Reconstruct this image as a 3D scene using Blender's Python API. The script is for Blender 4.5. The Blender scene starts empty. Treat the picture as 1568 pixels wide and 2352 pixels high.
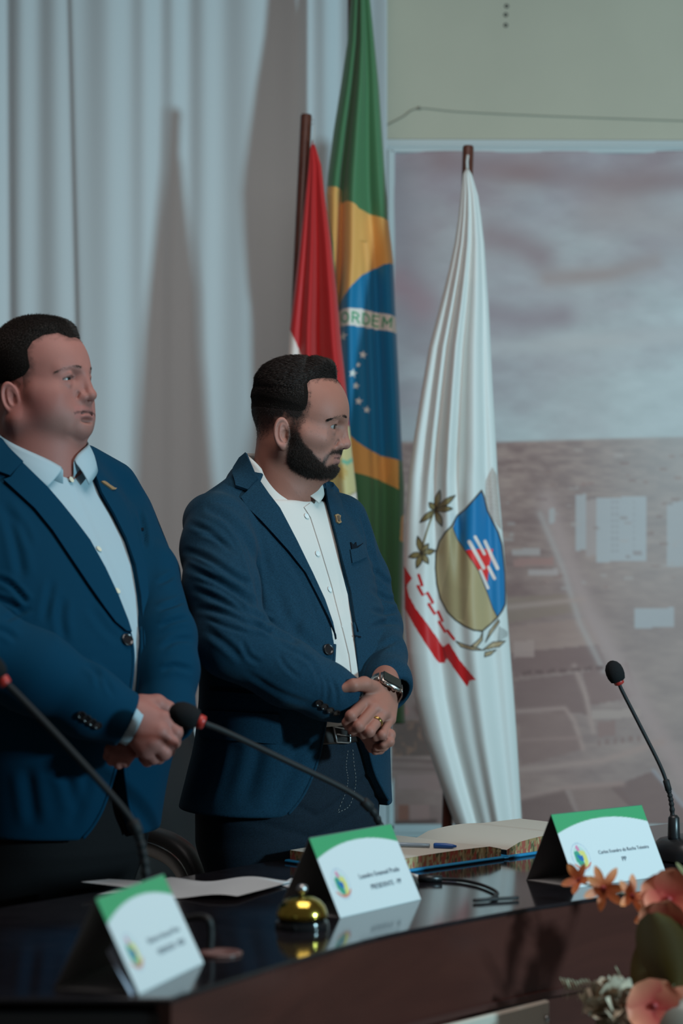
import bpy, math, random
import numpy as np
from mathutils import Vector, geometry

# ---------------------------------------------------------------- camera, world, lights, exposure
SC = bpy.context.scene
FPX, CX, CY, CAMZ = 5000.0, 784.0, 1300.0, 1.30      # focal length and horizon in pixels of the 1568x2352 frame
cam_data = bpy.data.cameras.new('camera')
cam = bpy.data.objects.new('camera', cam_data)
SC.collection.objects.link(cam)
cam.location = (0, 0, CAMZ)
cam.rotation_euler = (math.pi / 2, 0, 0)
cam_data.sensor_fit = 'VERTICAL'
cam_data.sensor_height = 36.0
cam_data.sensor_width = 24.0
cam_data.lens = 36.0 * FPX / 2352.0
cam_data.shift_y = (CY - 1176.0) / 2352.0
cam_data.clip_start = 0.05
cam_data.dof.use_dof = True
cam_data.dof.focus_distance = 4.20
cam_data.dof.aperture_fstop = 2.5
SC.camera = cam

world = bpy.data.worlds.new('world')
SC.world = world
world.use_nodes = True
world.node_tree.nodes['Background'].inputs['Color'].default_value = (1.0, 0.96, 0.93, 1)
world.node_tree.nodes['Background'].inputs['Strength'].default_value = 0.050


def area_light(name, loc, target, size, power, color, size_y=None):
    d = bpy.data.lights.new(name, 'AREA')
    d.energy = power
    d.color = color
    d.size = size
    if size_y:
        d.shape = 'RECTANGLE'
        d.size_y = size_y
    else:
        d.shape = 'DISK'
    o = bpy.data.objects.new(name, d)
    SC.collection.objects.link(o)
    o.location = loc
    o.rotation_euler = (Vector(target) - Vector(loc)).to_track_quat('-Z', 'Y').to_euler()
    return o


KEY = area_light('key_lamp', (2.74, 1.91, 1.58), (-0.2, 4.8, 1.6), 0.26, 77.0, (0.56, 0.95, 1.10))
TOP = area_light('ceiling_panel', (0.2, 3.05, 3.25), (0.18, 3.35, 0.0), 1.5, 29.0, (1.0, 0.93, 0.90), 1.5)

SC.view_settings.view_transform = 'Standard'
SC.view_settings.look = 'None'
SC.view_settings.gamma = 1.0
SC.view_settings.use_curve_mapping = False
SC.view_settings.exposure = 0.20
SC.cycles.use_denoising = True
SC.cycles.max_bounces = 6
SC.cycles.diffuse_bounces = 3
SC.cycles.caustics_reflective = False
SC.cycles.caustics_refractive = False

rng = np.random.default_rng(7)
random.seed(7)


# ---------------------------------------------------------------- helpers
def W(x, y, Y):
    """the point at depth Y seen at picture position x, y"""
    return np.array([(x - CX) / FPX * Y, Y, CAMZ + (CY - y) / FPX * Y])


def Wa(pts, Y):
    pts = np.asarray(pts, float)
    Y = np.broadcast_to(Y, (len(pts),))
    return np.stack([(pts[:, 0] - CX) / FPX * Y, Y, CAMZ + (CY - pts[:, 1]) / FPX * Y], 1)


def onplane(x, y, z):
    """the point of the horizontal plane z seen at x, y"""
    Y = (CAMZ - z) * FPX / (y - CY)
    return W(x, y, Y)


def lin(r, g, b):
    f = lambda v: (v / 255 / 12.92) if v / 255 <= 0.04045 else ((v / 255 + 0.055) / 1.055) ** 2.4
    return (f(r), f(g), f(b))


MATS = {}


def mat(name, color=(0.5, 0.5, 0.5), rough=0.6, spec=0.5, metal=0.0, attr=False, noise=None, bump=None,
        sheen=0.0, sss=0.0, coat=0.0, trans=0.0, weave=None, wood=None, emit=None):
    if name in MATS:
        return MATS[name]
    m = bpy.data.materials.new(name)
    m.use_nodes = True
    nt = m.node_tree
    N, L = nt.nodes, nt.links
    b = N['Principled BSDF']
    b.inputs['Base Color'].default_value = (*color, 1)
    b.inputs['Roughness'].default_value = rough
    b.inputs['Specular IOR Level'].default_value = spec
    b.inputs['Metallic'].default_value = metal
    b.inputs['Sheen Weight'].default_value = sheen
    b.inputs['Coat Weight'].default_value = coat
    b.inputs['Coat Roughness'].default_value = 0.08
    if sss:
        b.inputs['Subsurface Weight'].default_value = sss
        b.inputs['Subsurface Radius'].default_value = (0.010, 0.004, 0.0025)
        b.inputs['Subsurface Scale'].default_value = 0.6
    col = None
    tc = N.new('ShaderNodeTexCoord')
    if attr:
        a = N.new('ShaderNodeAttribute')
        a.attribute_name = 'Col'
        col = a.outputs['Color']
    else:
        c = N.new('ShaderNodeRGB')
        c.outputs[0].default_value = (*color, 1)
        col = c.outputs[0]
    if noise:                       # (scale, amount): colour variation
        t = N.new('ShaderNodeTexNoise')
        t.inputs['Scale'].default_value = noise[0]
        t.inputs['Detail'].default_value = 5
        L.new(tc.outputs['Object'], t.inputs['Vector'])
        r = N.new('ShaderNodeMapRange')
        r.inputs['From Min'].default_value = 0.25
        r.inputs['From Max'].default_value = 0.75
        r.inputs['To Min'].default_value = 1 - noise[1]
        r.inputs['To Max'].default_value = 1 + noise[1]
        L.new(t.outputs['Fac'], r.inputs['Value'])
        x = N.new('ShaderNodeVectorMath')
        x.operation = 'SCALE'
        L.new(col, x.inputs[0])
        L.new(r.outputs[0], x.inputs['Scale'])
        col = x.outputs[0]
    if weave:                       # (scale, amount, stretch): heathered threads
        mp = N.new('ShaderNodeMapping')
        mp.inputs['Scale'].default_value = (weave[0] * weave[2], weave[0] * weave[2], weave[0])
        L.new(tc.outputs['Object'], mp.inputs['Vector'])
        t = N.new('ShaderNodeTexNoise')
        t.inputs['Scale'].default_value = 1.0
        t.inputs['Detail'].default_value = 3
        L.new(mp.outputs[0], t.inputs['Vector'])
        r = N.new('ShaderNodeMapRange')
        r.inputs['From Min'].default_value = 0.3
        r.inputs['From Max'].default_value = 0.7
        r.inputs['To Min'].default_value = 1 - weave[1]
        r.inputs['To Max'].default_value = 1 + weave[1]
        L.new(t.outputs['Fac'], r.inputs['Value'])
        x = N.new('ShaderNodeVectorMath')
        x.operation = 'SCALE'
        L.new(col, x.inputs[0])
        L.new(r.outputs[0], x.inputs['Scale'])
        col = x.outputs[0]
        bp = N.new('ShaderNodeBump')
        bp.inputs['Strength'].default_value = 0.15
        bp.inputs['Distance'].default_value = 0.0006
        L.new(t.outputs['Fac'], bp.inputs['Height'])
        L.new(bp.outputs[0], b.inputs['Normal'])
    if wood:                        # (second colour, scale)
        mp = N.new('ShaderNodeMapping')
        mp.inputs['Scale'].default_value = (wood[1] * 0.25, wood[1] * 0.25, wood[1])
        L.new(tc.outputs['Object'], mp.inputs['Vector'])
        t = N.new('ShaderNodeTexNoise')
        t.inputs['Scale'].default_value = 1.0
        t.inputs['Detail'].default_value = 6
        t.inputs['Distortion'].default_value = 1.2
        L.new(mp.outputs[0], t.inputs['Vector'])
        x = N.new('ShaderNodeMix')
        x.data_type = 'RGBA'
        L.new(t.outputs['Fac'], x.inputs['Factor'])
        L.new(col, x.inputs[6])
        x.inputs[7].default_value = (*wood[0], 1)
        col = x.outputs[2]
    if bump:                        # (scale, strength, distance)
        t = N.new('ShaderNodeTexNoise')
        t.inputs['Scale'].default_value = bump[0]
        t.inputs['Detail'].default_value = 4
        L.new(tc.outputs['Object'], t.inputs['Vector'])
        bp = N.new('ShaderNodeBump')
        bp.inputs['Strength'].default_value = bump[1]
        bp.inputs['Distance'].default_value = bump[2]
        L.new(t.outputs['Fac'], bp.inputs['Height'])
        L.new(bp.outputs[0], b.inputs['Normal'])
    L.new(col, b.inputs['Base Color'])
    MATS[name] = m
    return m


ROOTLOC = {}


def wloc(o):
    return ROOTLOC[o.name] if o is not None else np.zeros(3)


def thing(name, label, cat, loc=(0, 0, 0), group=None):
    o = bpy.data.objects.new(name, None)
    o.empty_display_size = 0.05
    SC.collection.objects.link(o)
    o.location = loc
    o['label'] = label
    o['category'] = cat
    if group:
        o['group'] = group
    ROOTLOC[o.name] = np.array(loc, float)
    return o


def mesh(name, V, F, smooth=True, colors=None):
    V = np.asarray(V, np.float32)
    me = bpy.data.meshes.new(name)
    if isinstance(F, np.ndarray):
        k = F.shape[1]
        me.vertices.add(len(V))
        me.vertices.foreach_set('co', V.ravel())
        me.loops.add(F.size)
        me.loops.foreach_set('vertex_index', F.astype(np.int32).ravel())
        me.polygons.add(len(F))
        me.polygons.foreach_set('loop_start', np.arange(0, F.size, k, dtype=np.int32))
        me.polygons.foreach_set('loop_total', np.full(len(F), k, np.int32))
        me.update(calc_edges=True)
        me.validate()
    else:
        me.from_pydata([tuple(map(float, v)) for v in V], [], [tuple(map(int, f)) for f in F])
        me.update()
    if smooth:
        me.polygons.foreach_set('use_smooth', np.ones(len(me.polygons), bool))
    if colors is not None:
        c = np.ones((len(V), 4), np.float32)
        c[:, :3] = colors
        a = me.color_attributes.new('Col', 'FLOAT_COLOR', 'POINT')
        a.data.foreach_set('color', c.ravel())
    return me


def obj(name, V, F, m, parent=None, smooth=True, colors=None, kind=None, label=None, angle=None):
    """ONE mesh object; V in world coordinates"""
    V = np.asarray(V, float)
    if parent is None:
        org = np.array([V[:, 0].mean(), V[:, 1].mean(), V[:, 2].min()])
    else:
        org = wloc(parent)
    me = mesh(name, V - org, F, smooth, colors)
    me.materials.append(m)
    o = bpy.data.objects.new(name, me)
    SC.collection.objects.link(o)
    if parent is not None:
        o.parent = parent
    else:
        o.location = org
    ROOTLOC[o.name] = org
    if kind:
        o['kind'] = kind
    if label:
        o['label'] = label
    if angle is not None:
        me.set_sharp_from_angle(angle=math.radians(angle))
    return o


def tag(o, label, cat, group=None):
    o['label'] = label
    o['category'] = cat
    if group:
        o['group'] = group
    return o


def join(parts):
    Vs, Fs, n = [], [], 0
    for V, F in parts:
        V = np.asarray(V, float)
        Vs.append(V)
        Fs += [tuple(int(i) + n for i in f) for f in F]
        n += len(V)
    return np.concatenate(Vs), Fs


def box(c, s, R=None, bev=0.0):
    """bevelled box: centre, full size, rotation"""
    s = np.asarray(s, float) / 2
    b = min(bev, s.min() * 0.9)
    V = []
    if b <= 0:
        for x in (-1, 1):
            for y in (-1, 1):
                for z in (-1, 1):
                    V.append((x * s[0], y * s[1], z * s[2]))
        F = [(0, 1, 3, 2), (4, 6, 7, 5), (0, 4, 5, 1), (2, 3, 7, 6), (0, 2, 6, 4), (1, 5, 7, 3)]
    else:
        idx = {}
        for x in (-1, 1):
            for y in (-1, 1):
                for z in (-1, 1):
                    for a in range(3):
                        q = [x * (s[0] - b), y * (s[1] - b), z * (s[2] - b)]
                        q[a] = (x, y, z)[a] * s[a]
                        idx[(x, y, z, a)] = len(V)
                        V.append(tuple(q))
        F = []
        for a in range(3):
            o1, o2 = (a + 1) % 3, (a + 2) % 3
            for sg in (-1, 1):
                q = []
                for (u, v) in ((-1, -1), (1, -1), (1, 1), (-1, 1)):
                    k = [0, 0, 0]
                    k[a], k[o1], k[o2] = sg, u, v
                    q.append(idx[(*k, a)])
                F.append(tuple(q if sg > 0 else q[::-1]))
        for a in range(3):
            o1, o2 = (a + 1) % 3, (a + 2) % 3
            for u in (-1, 1):
                for v in (-1, 1):
                    k0, k1 = [0, 0, 0], [0, 0, 0]
                    k0[a], k1[a] = -1, 1
                    for k in (k0, k1):
                        k[o1], k[o2] = u, v
                    q = [idx[(*k0, o1)], idx[(*k1, o1)], idx[(*k1, o2)], idx[(*k0, o2)]]
                    F.append(tuple(q if u * v < 0 else q[::-1]))
        for x in (-1, 1):
            for y in (-1, 1):
                for z in (-1, 1):
                    q = [idx[(x, y, z, a)] for a in range(3)]
                    F.append(tuple(q if x * y * z > 0 else q[::-1]))
    V = np.array(V, float)
    if R is not None:
        V = V @ np.asarray(R).T
    return V + np.asarray(c, float), F


def rotz(a):
    c, s = math.cos(a), math.sin(a)
    return np.array([[c, -s, 0], [s, c, 0], [0, 0, 1.0]])


def frame(d, up=(0, 0, 1)):
    d = np.asarray(d, float)
    d = d / np.linalg.norm(d)
    up = np.asarray(up, float)
    if abs(d @ up) > 0.98:
        up = np.array([1.0, 0, 0])
    x = np.cross(up, d)
    x /= np.linalg.norm(x)
    return np.stack([x, np.cross(d, x), d], 1)      # columns: side, up', direction


def lathe(prof, c, axis=(0, 0, 1), n=24, closed_ends=True):
    """prof: list of (radius, height along axis)"""
    Rm = frame(axis)
    V, F = [], []
    for r, h in prof:
        for k in range(n):
            a = 2 * math.pi * k / n
            V.append(Rm @ np.array([r * math.cos(a), r * math.sin(a), h]))
    for i in range(len(prof) - 1):
        for k in range(n):
            F.append((i * n + k, i * n + (k + 1) % n, (i + 1) * n + (k + 1) % n, (i + 1) * n + k))
    if closed_ends:
        F.append(tuple(range(n))[::-1])
        F.append(tuple(range((len(prof) - 1) * n, len(prof) * n)))
    return np.array(V) + np.asarray(c, float), F


def smoothpath(P, n):
    """Catmull-Rom through P"""
    P = np.asarray(P, float)
    Q = np.concatenate([[2 * P[0] - P[1]], P, [2 * P[-1] - P[-2]]])
    t = np.linspace(0, len(P) - 1 - 1e-6, n)
    i = t.astype(int)
    u = (t - i)[:, None]
    p0, p1, p2, p3 = Q[i], Q[i + 1], Q[i + 2], Q[i + 3]
    return 0.5 * (2 * p1 + (p2 - p0) * u + (2 * p0 - 5 * p1 + 4 * p2 - p3) * u ** 2 + (3 * p1 - p0 - 3 * p2 + p3) * u ** 3)


def tube(P, r, n=10, caps=True, flat=1.0):
    P = np.asarray(P, float)
    r = np.broadcast_to(r, (len(P),))
    V, F = [], []
    up = None
    for i in range(len(P)):
        d = P[min(i + 1, len(P) - 1)] - P[max(i - 1, 0)]
        d /= np.linalg.norm(d) + 1e-12
        if up is None:
            up = frame(d)[:, 1]
        x = np.cross(up, d)
        x /= np.linalg.norm(x) + 1e-12
        up = np.cross(d, x)
        for k in range(n):
            a = 2 * math.pi * k / n
            V.append(P[i] + r[i] * (math.cos(a) * x + flat * math.sin(a) * up))
    for i in range(len(P) - 1):
        for k in range(n):
            F.append((i * n + k, i * n + (k + 1) % n, (i + 1) * n + (k + 1) % n, (i + 1) * n + k))
    if caps:
        F.append(tuple(range(n))[::-1])
        F.append(tuple(range((len(P) - 1) * n, len(P) * n)))
    return np.array(V), F


def grid_faces(nu, nv, wrap=False):
    i, j = np.meshgrid(np.arange(nv - 1), np.arange(nu if wrap else nu - 1), indexing='ij')
    a = i * nu + j
    b = i * nu + (j + 1) % nu
    return np.stack([a, b, b + nu, a + nu], -1).reshape(-1, 4)


def inpoly(px, py, poly):
    poly = np.asarray(poly, float)
    ins = np.zeros(px.shape, bool)
    j = len(poly) - 1
    for i in range(len(poly)):
        xi, yi = poly[i]
        xj, yj = poly[j]
        if yi != yj:
            ins ^= ((yi > py) != (yj > py)) & (px < (xj - xi) * (py - yi) / (yj - yi) + xi)
        j = i
    return ins


def dseg(px, py, a, b):
    ax, ay = a
    bx, by = b
    dx, dy = bx - ax, by - ay
    t = np.clip(((px - ax) * dx + (py - ay) * dy) / (dx * dx + dy * dy + 1e-12), 0, 1)
    return np.hypot(px - ax - t * dx, py - ay - t * dy), t


def dpath(px, py, pts):
    """distance to a polyline, and the share of its length at the nearest point"""
    best = np.full(px.shape, 1e9)
    at = np.zeros(px.shape)
    n = len(pts) - 1
    for i in range(n):
        d, t = dseg(px, py, pts[i], pts[i + 1])
        m = d < best
        best = np.where(m, d, best)
        at = np.where(m, (i + t) / n, at)
    return best, at


def vnoise(x, y, seed=0):
    """smooth value noise in 0..1"""
    r = np.random.default_rng(seed).random((64, 64))
    xi, yi = np.floor(x).astype(int), np.floor(y).astype(int)
    u, v = x - xi, y - yi
    u, v = u * u * (3 - 2 * u), v * v * (3 - 2 * v)
    g = lambda a, b: r[a % 64, b % 64]
    return (g(xi, yi) * (1 - u) + g(xi + 1, yi) * u) * (1 - v) + (g(xi, yi + 1) * (1 - u) + g(xi + 1, yi + 1) * u) * v


def fbm(x, y, seed=0, o=4):
    s, a, t = 0, 1.0, 0
    for k in range(o):
        s = s + a * vnoise(x * 2 ** k, y * 2 ** k, seed + k)
        t += a
        a *= 0.55
    return s / t


def paint(col, mask, c):
    mask = np.asarray(mask, float)[..., None]
    return col * (1 - mask) + np.asarray(c) * mask


# ---------------------------------------------------------------- implicit surfaces
def smin(a, b, k):
    h = np.maximum(k - np.abs(a - b), 0) / k
    return np.minimum(a, b) - h * h * k * 0.25


def smax(a, b, k):
    return -smin(-a, -b, k)


def s_ell(p, c, r):
    q = p - np.asarray(c, np.float32)
    r = np.asarray(r, np.float32)
    k0 = np.sqrt(((q / r) ** 2).sum(1))
    k1 = np.sqrt(((q / (r * r)) ** 2).sum(1)) + 1e-9
    return k0 * (k0 - 1) / k1


def s_sph(p, c, r):
    q = p - np.asarray(c, np.float32)
    return np.sqrt((q * q).sum(1)) - r


def s_cap(p, a, b, r1, r2=None):
    r2 = r1 if r2 is None else r2
    a = np.asarray(a, np.float32)
    b = np.asarray(b, np.float32)
    ab = b - a
    q = p - a
    t = np.clip(q @ ab / (ab @ ab + 1e-12), 0, 1)
    d = q - t[:, None] * ab
    return np.sqrt((d * d).sum(1)) - (r1 + (r2 - r1) * t)


def s_path(p, pts, rad, k=0.004):
    d = None
    for i in range(len(pts) - 1):
        e = s_cap(p, pts[i], pts[i + 1], rad[i], rad[i + 1])
        d = e if d is None else smin(d, e, k)
    return d


def surfnet(fn, lo, hi, h, project=True):
    """surface nets over the cells near the zero level of fn; returns vertices and quads"""
    lo = np.asarray(lo, float)
    n = (np.ceil((np.asarray(hi, float) - lo) / h / 16).astype(np.int64) + 1) * 16
    B = 16

    def keep(blocks, b, slack):
        c = (lo + (blocks + b / 2) * h).astype(np.float32)
        return blocks[np.abs(fn(c)) < b * h * 0.87 * slack]

    g = np.stack(np.meshgrid(*[np.arange(0, n[i], B) for i in range(3)], indexing='ij'), -1).reshape(-1, 3)
    g = keep(g, B, 1.6)
    sub = np.stack(np.meshgrid(*[np.arange(0, B, 4)] * 3, indexing='ij'), -1).reshape(-1, 3)
    g = (g[:, None] + sub[None]).reshape(-1, 3)
    g = keep(g, 4, 1.7)
    S = np.array([(n[1] + 2) * (n[2] + 2), n[2] + 2, 1], np.int64)
    sub5 = np.stack(np.meshgrid(*[np.arange(5)] * 3, indexing='ij'), -1).reshape(-1, 3)
    ids = np.unique(((g[:, None] + sub5[None]).reshape(-1, 3) @ S))
    ijk = np.stack([ids // S[0], (ids % S[0]) // S[1], ids % S[1]], 1)
    val = np.empty(len(ids), np.float32)
    for i in range(0, len(ids), 400000):
        val[i:i + 400000] = fn((lo + ijk[i:i + 400000] * h).astype(np.float32))
    sub4 = np.stack(np.meshgrid(*[np.arange(4)] * 3, indexing='ij'), -1).reshape(-1, 3)
    cells = (g[:, None] + sub4[None]).reshape(-1, 3)
    cid = cells @ S
    corner = np.array([[0, 0, 0], [1, 0, 0], [0, 1, 0], [1, 1, 0], [0, 0, 1], [1, 0, 1], [0, 1, 1], [1, 1, 1]])
    co = corner @ S
    base = np.searchsorted(ids, cid)
    v0 = val[base]
    cv = np.stack([val[np.searchsorted(ids, cid + o)] for o in co], 1)
    s = cv < 0
    act = s.any(1) & ~s.all(1)
    cells, cid, cv, s = cells[act], cid[act], cv[act], s[act]
    order = np.argsort(cid)
    cells, cid, cv, s = cells[order], cid[order], cv[order], s[order]
    E = [(0, 1), (2, 3), (4, 5), (6, 7), (0, 2), (1, 3), (4, 6), (5, 7), (0, 4), (1, 5), (2, 6), (3, 7)]
    acc = np.zeros((len(cells), 3))
    cnt = np.zeros(len(cells))
    for a, b in E:
        m = s[:, a] != s[:, b]
        t = np.where(m, cv[:, a] / np.where(m, cv[:, a] - cv[:, b], 1), 0)
        acc += m[:, None] * (corner[a] + t[:, None] * (corner[b] - corner[a]))
        cnt += m
    V = lo + (cells + acc / cnt[:, None]) * h
    quads = []
    for ax, (e, o1, o2) in enumerate(((1, 1, 2), (2, 2, 0), (4, 0, 1))):
        m = np.where(s[:, 0] != s[:, e])[0]
        c0 = cid[m]
        n1, n2 = S[o1], S[o2]
        q = []
        ok = np.ones(len(m), bool)
        for d in (0, n1, n1 + n2, n2):
            k = np.searchsorted(cid, c0 - d)
            k = np.clip(k, 0, len(cid) - 1)
            ok &= cid[k] == c0 - d
            q.append(k)
        q = np.stack(q, 1)[ok]
        flip = ~s[m, 0][ok]
        q[flip] = q[flip][:, ::-1]
        quads.append(q)
    Q = np.concatenate(quads)
    if project:
        for it in range(2):
            e = h * 0.6
            p = V.astype(np.float32)
            d = fn(p)
            gr = np.stack([fn((p + np.eye(3, dtype=np.float32)[i] * e)) - fn((p - np.eye(3, dtype=np.float32)[i] * e)) for i in range(3)], 1) / (2 * e)
            g2 = (gr * gr).sum(1) + 1e-6
            step = -(d / np.maximum(g2, 0.25))[:, None] * gr
            ln = np.linalg.norm(step, axis=1)
            step *= (np.minimum(ln, h * 0.5) / (ln + 1e-12))[:, None]
            V = V + step
    return V, Q


def grad(fn, P, e=0.002):
    p = P.astype(np.float32)
    g = np.stack([fn(p + np.eye(3, dtype=np.float32)[i] * e) - fn(p - np.eye(3, dtype=np.float32)[i] * e) for i in range(3)], 1)
    return g / (np.linalg.norm(g, axis=1, keepdims=True) + 1e-9)


def vnormals(V, Q):
    V = np.asarray(V, float)
    n = np.cross(V[Q[:, 2]] - V[Q[:, 0]], V[Q[:, 3 % Q.shape[1]]] - V[Q[:, 1]])
    N = np.zeros_like(V)
    for k in range(Q.shape[1]):
        for c in range(3):
            N[:, c] += np.bincount(Q[:, k], n[:, c], len(V))
    return N / (np.linalg.norm(N, axis=1, keepdims=True) + 1e-12)


def project_px(V):
    return np.stack([CX + FPX * V[:, 0] / V[:, 1], CY - FPX * (V[:, 2] - CAMZ) / V[:, 1]], 1)


def raycast(fn, px, t0=2.9, t1=5.2):
    """first hit of fn along the lines of sight through px"""
    px = np.asarray(px, float)
    d = np.stack([(px[:, 0] - CX) / FPX, np.ones(len(px)), (CY - px[:, 1]) / FPX], 1)
    ln = np.linalg.norm(d, axis=1)
    t = np.full(len(px), t0)
    o = np.array([0, 0, CAMZ])
    for i in range(90):
        v = fn((o + d * t[:, None]).astype(np.float32))
        t = np.minimum(t + v / ln * 0.75, t1)
    return o + d * t[:, None]


def patch(name, poly, fn, off, thick, m, parent, step=7.0, smooth=True, hold=None, label=None, lift=None, edge=True):
    """a cloth piece of the given outline laid on the surface fn, with real thickness"""
    poly = np.asarray(poly, float)
    pts = []
    for i in range(len(poly)):
        a, b = poly[i], poly[(i + 1) % len(poly)]
        k = max(1, int(np.linalg.norm(b - a) / step))
        for j in range(k):
            pts.append(a + (b - a) * j / k)
    nb = len(pts)
    lo, hi = poly.min(0), poly.max(0)
    gx, gy = np.meshgrid(np.arange(lo[0], hi[0], step), np.arange(lo[1], hi[1], step))
    gx, gy = gx.ravel(), gy.ravel()
    ins = inpoly(gx, gy, poly)
    B = np.array(pts)
    dist, _ = dpath(gx, gy, [tuple(q) for q in poly] + [tuple(poly[0])])
    ins &= dist > step * 0.55
    P2 = np.concatenate([B, np.stack([gx[ins], gy[ins]], 1)])
    res = geometry.delaunay_2d_cdt([Vector(q) for q in P2], [(i, (i + 1) % nb) for i in range(nb)], [list(range(nb))], 1, 1e-4)
    V2 = np.array([tuple(v) for v in res[0]])
    T = [tuple(f) for f in res[2]]
    hit = raycast(fn, V2)
    N = grad(fn, hit, 0.004)
    bad = np.where(hit[:, 1] > 5.0)[0]
    good = np.where(hit[:, 1] <= 5.0)[0]
    for i in bad:                                  # a corner that overhangs the edge of the surface keeps its neighbour's depth
        k = good[np.argmin(((V2[good] - V2[i]) ** 2).sum(1))]
        hit[i] = W(V2[i, 0], V2[i, 1], hit[k, 1] + 0.006)
        N[i] = N[k]
    N[:, 1] = np.minimum(N[:, 1], 0.2)
    o_ = np.full(len(V2), off) if lift is None else off + lift(V2)
    top = hit + N * o_[:, None]
    bot = hit + N * (o_ - thick)[:, None]
    n = len(V2)
    F = []
    cnt = {}
    for f in T:
        a, b, c = f
        nn = np.cross(top[b] - top[a], top[c] - top[a])
        if nn @ N[a] < 0:
            f = (a, c, b)
        F.append(f)
        for i in range(3):
            e = (f[i], f[(i + 1) % 3])
            cnt[e] = 1
    G = list(F) + [(a + n, c + n, b + n) for a, b, c in F]
    for (a, b) in cnt:
        if (b, a) not in cnt:
            G.append((b, a, a + n, b + n))
    o = obj(name, np.concatenate([top, bot]), G, m, parent, smooth, label=label, angle=50)
    return o


def disc(name, c, nrm, r, th, m, parent, rim=True, n=18, holes=True):
    """a garment button: dished disc with a raised rim and two thread holes shown as a thread"""
    prof = [(r * 0.9, 0), (r, th * 0.4), (r, th * 0.8), (r * 0.88, th), (r * 0.76, th * 0.85), (r * 0.62, th * 0.5), (r * 0.2, th * 0.5)]
    V, F = lathe(prof, c, nrm, n)
    return obj(name, V, F, m, parent, angle=35)
# ---------------------------------------------------------------- the setting
CURT = np.array(lin(139, 160, 167))


def alb(r, g, b, k=0.74):
    """surface colour whose lit look in this lamp light is about r, g, b"""
    return tuple(np.clip(np.array(lin(r, g, b)) / CURT * k, 0.002, 0.9))


YW = 5.86                      # back wall
M_wall = mat('cream_paint', (0.62, 0.56, 0.44), 0.75, 0.3, noise=(3.0, 0.05), bump=(40, 0.12, 0.002))
M_white = mat('white_frame_paint', (0.62, 0.66, 0.66), 0.4)
M_floor = mat('floor_tile', (0.22, 0.20, 0.18), 0.35, noise=(6, 0.1))

V, F = box((0.0, YW + 0.06, 1.65), (7.0, 0.12, 3.5))
wall = obj('wall_back', V, F, M_wall, smooth=False, kind='structure')
V, F = box((0.0, 2.9, -0.05), (7.0, 6.1, 0.1))
floor = obj('floor', V, F, M_floor, smooth=False, kind='structure')

# three empty screw holes with plastic anchors high on the wall
M_anchor = mat('anchor_plastic', (0.045, 0.04, 0.036), 0.6)
for i, (x, y) in enumerate(((1163, 14), (1161, 34), (1161, 58))):
    c = W(x, y, YW)
    V, F = lathe([(0.0055, -0.004), (0.0062, 0.0), (0.0050, 0.0015), (0.0022, 0.0012), (0.0018, -0.003)], c, (0, -1, 0), 12)
    tag(obj('wall_anchor', V, F, M_anchor), ('topmost', 'middle', 'lowest')[i] + ' of three small dark anchors in the cream wall', 'anchor', 'wall anchors above the banner')
# thin cable pinned along the wall
M_cable = mat('beige_cable', (0.33, 0.30, 0.24), 0.6)
P = smoothpath([W(880, 292, YW - 0.004), W(925, 268, YW - 0.004), W(962, 249, YW - 0.004), W(1060, 257, YW - 0.004), W(1300, 268, YW - 0.004), W(1700, 282, YW - 0.004)], 40)
t = thing('wall_cable', 'thin beige cable pinned across the cream wall above the banner', 'cable', tuple(W(962, 249, YW)))
V, F = tube(P, 0.0014, 6)
obj('cable', V, F, M_cable, t)
V, F = lathe([(0.004, 0), (0.0045, 0.004), (0.003, 0.007)], W(963, 249, YW - 0.002), (0, -1, 0), 10)
obj('cable_clip', V, F, M_cable, t)

# ---- banner with a city seen from the air, in a white frame
YB = YW - 0.035
M_ban = mat('printed_banner', attr=True, rough=0.5, spec=0.35, bump=(9, 0.08, 0.004))
ban = thing('banner', 'large printed banner of clouds over a city seen from the air', 'banner', tuple(W(1260, 1890, YB)))
x0, x1, y0, y1 = 886, 2000, 348, 1893
nu, nv = 330, 470
gx, gy = np.meshgrid(np.linspace(x0, x1, nu), np.linspace(y0, y1, nv))
gx, gy = gx.ravel(), gy.ravel()
n1 = fbm(gx / 150 + 3, gy / 70, 1, 5)
n2 = fbm(gx / 60, gy / 26 + 9, 5, 5)
n3 = fbm(gx / 260, gy / 200 + 4, 9, 3)
s = np.clip((gx - 900) / 600, 0, 1)
f = np.clip(0.15 + 0.75 * (gy - 350) / 650 * (0.45 + 0.55 * s) + 0.9 * (n1 - 0.5) + 0.25 * s, 0, 1)[:, None]
col = np.array(alb(111, 111, 121)) * (1 - f) + np.array(alb(134, 154, 160)) * f
col = col * (0.9 + 0.2 * n2[:, None])
for pts, w, c, a in (([(1020, 372), (1250, 400), (1420, 425), (1568, 415), (1900, 405)], 34, (103, 94, 99), 0.8),
                     ([(1130, 545), (1190, 560), (1240, 590)], 40, (106, 101, 108), 0.7),
                     ([(1120, 720), (1200, 735), (1290, 725)], 34, (106, 104, 114), 0.7),
                     ([(1260, 640), (1400, 630), (1500, 600)], 24, (116, 114, 116), 0.7),
                     ([(900, 400), (930, 620), (960, 740)], 70, (102, 106, 116), 0.6),
                     ([(910, 650), (970, 700)], 40, (116, 100, 110), 0.5),
                     ([(1120, 800), (1300, 790), (1568, 770)], 22, (136, 150, 155), 0.7),
                     ([(1380, 480), (1568, 520)], 60, (124, 128, 132), 0.6)):
    d, _ = dpath(gx, gy, pts)
    col = paint(col, a * np.exp(-(d / w) ** 2) * (0.5 + n1), alb(*c))
hz = 1012 - 12 * np.clip((gx - 1140) / 430, 0, 2)
land = np.clip((gy - hz) / 6, 0, 1)
tx = fbm(gx / 34, gy / 9, 21, 4)
tb = fbm(gx / 90, gy / 40, 31, 4)
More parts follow.
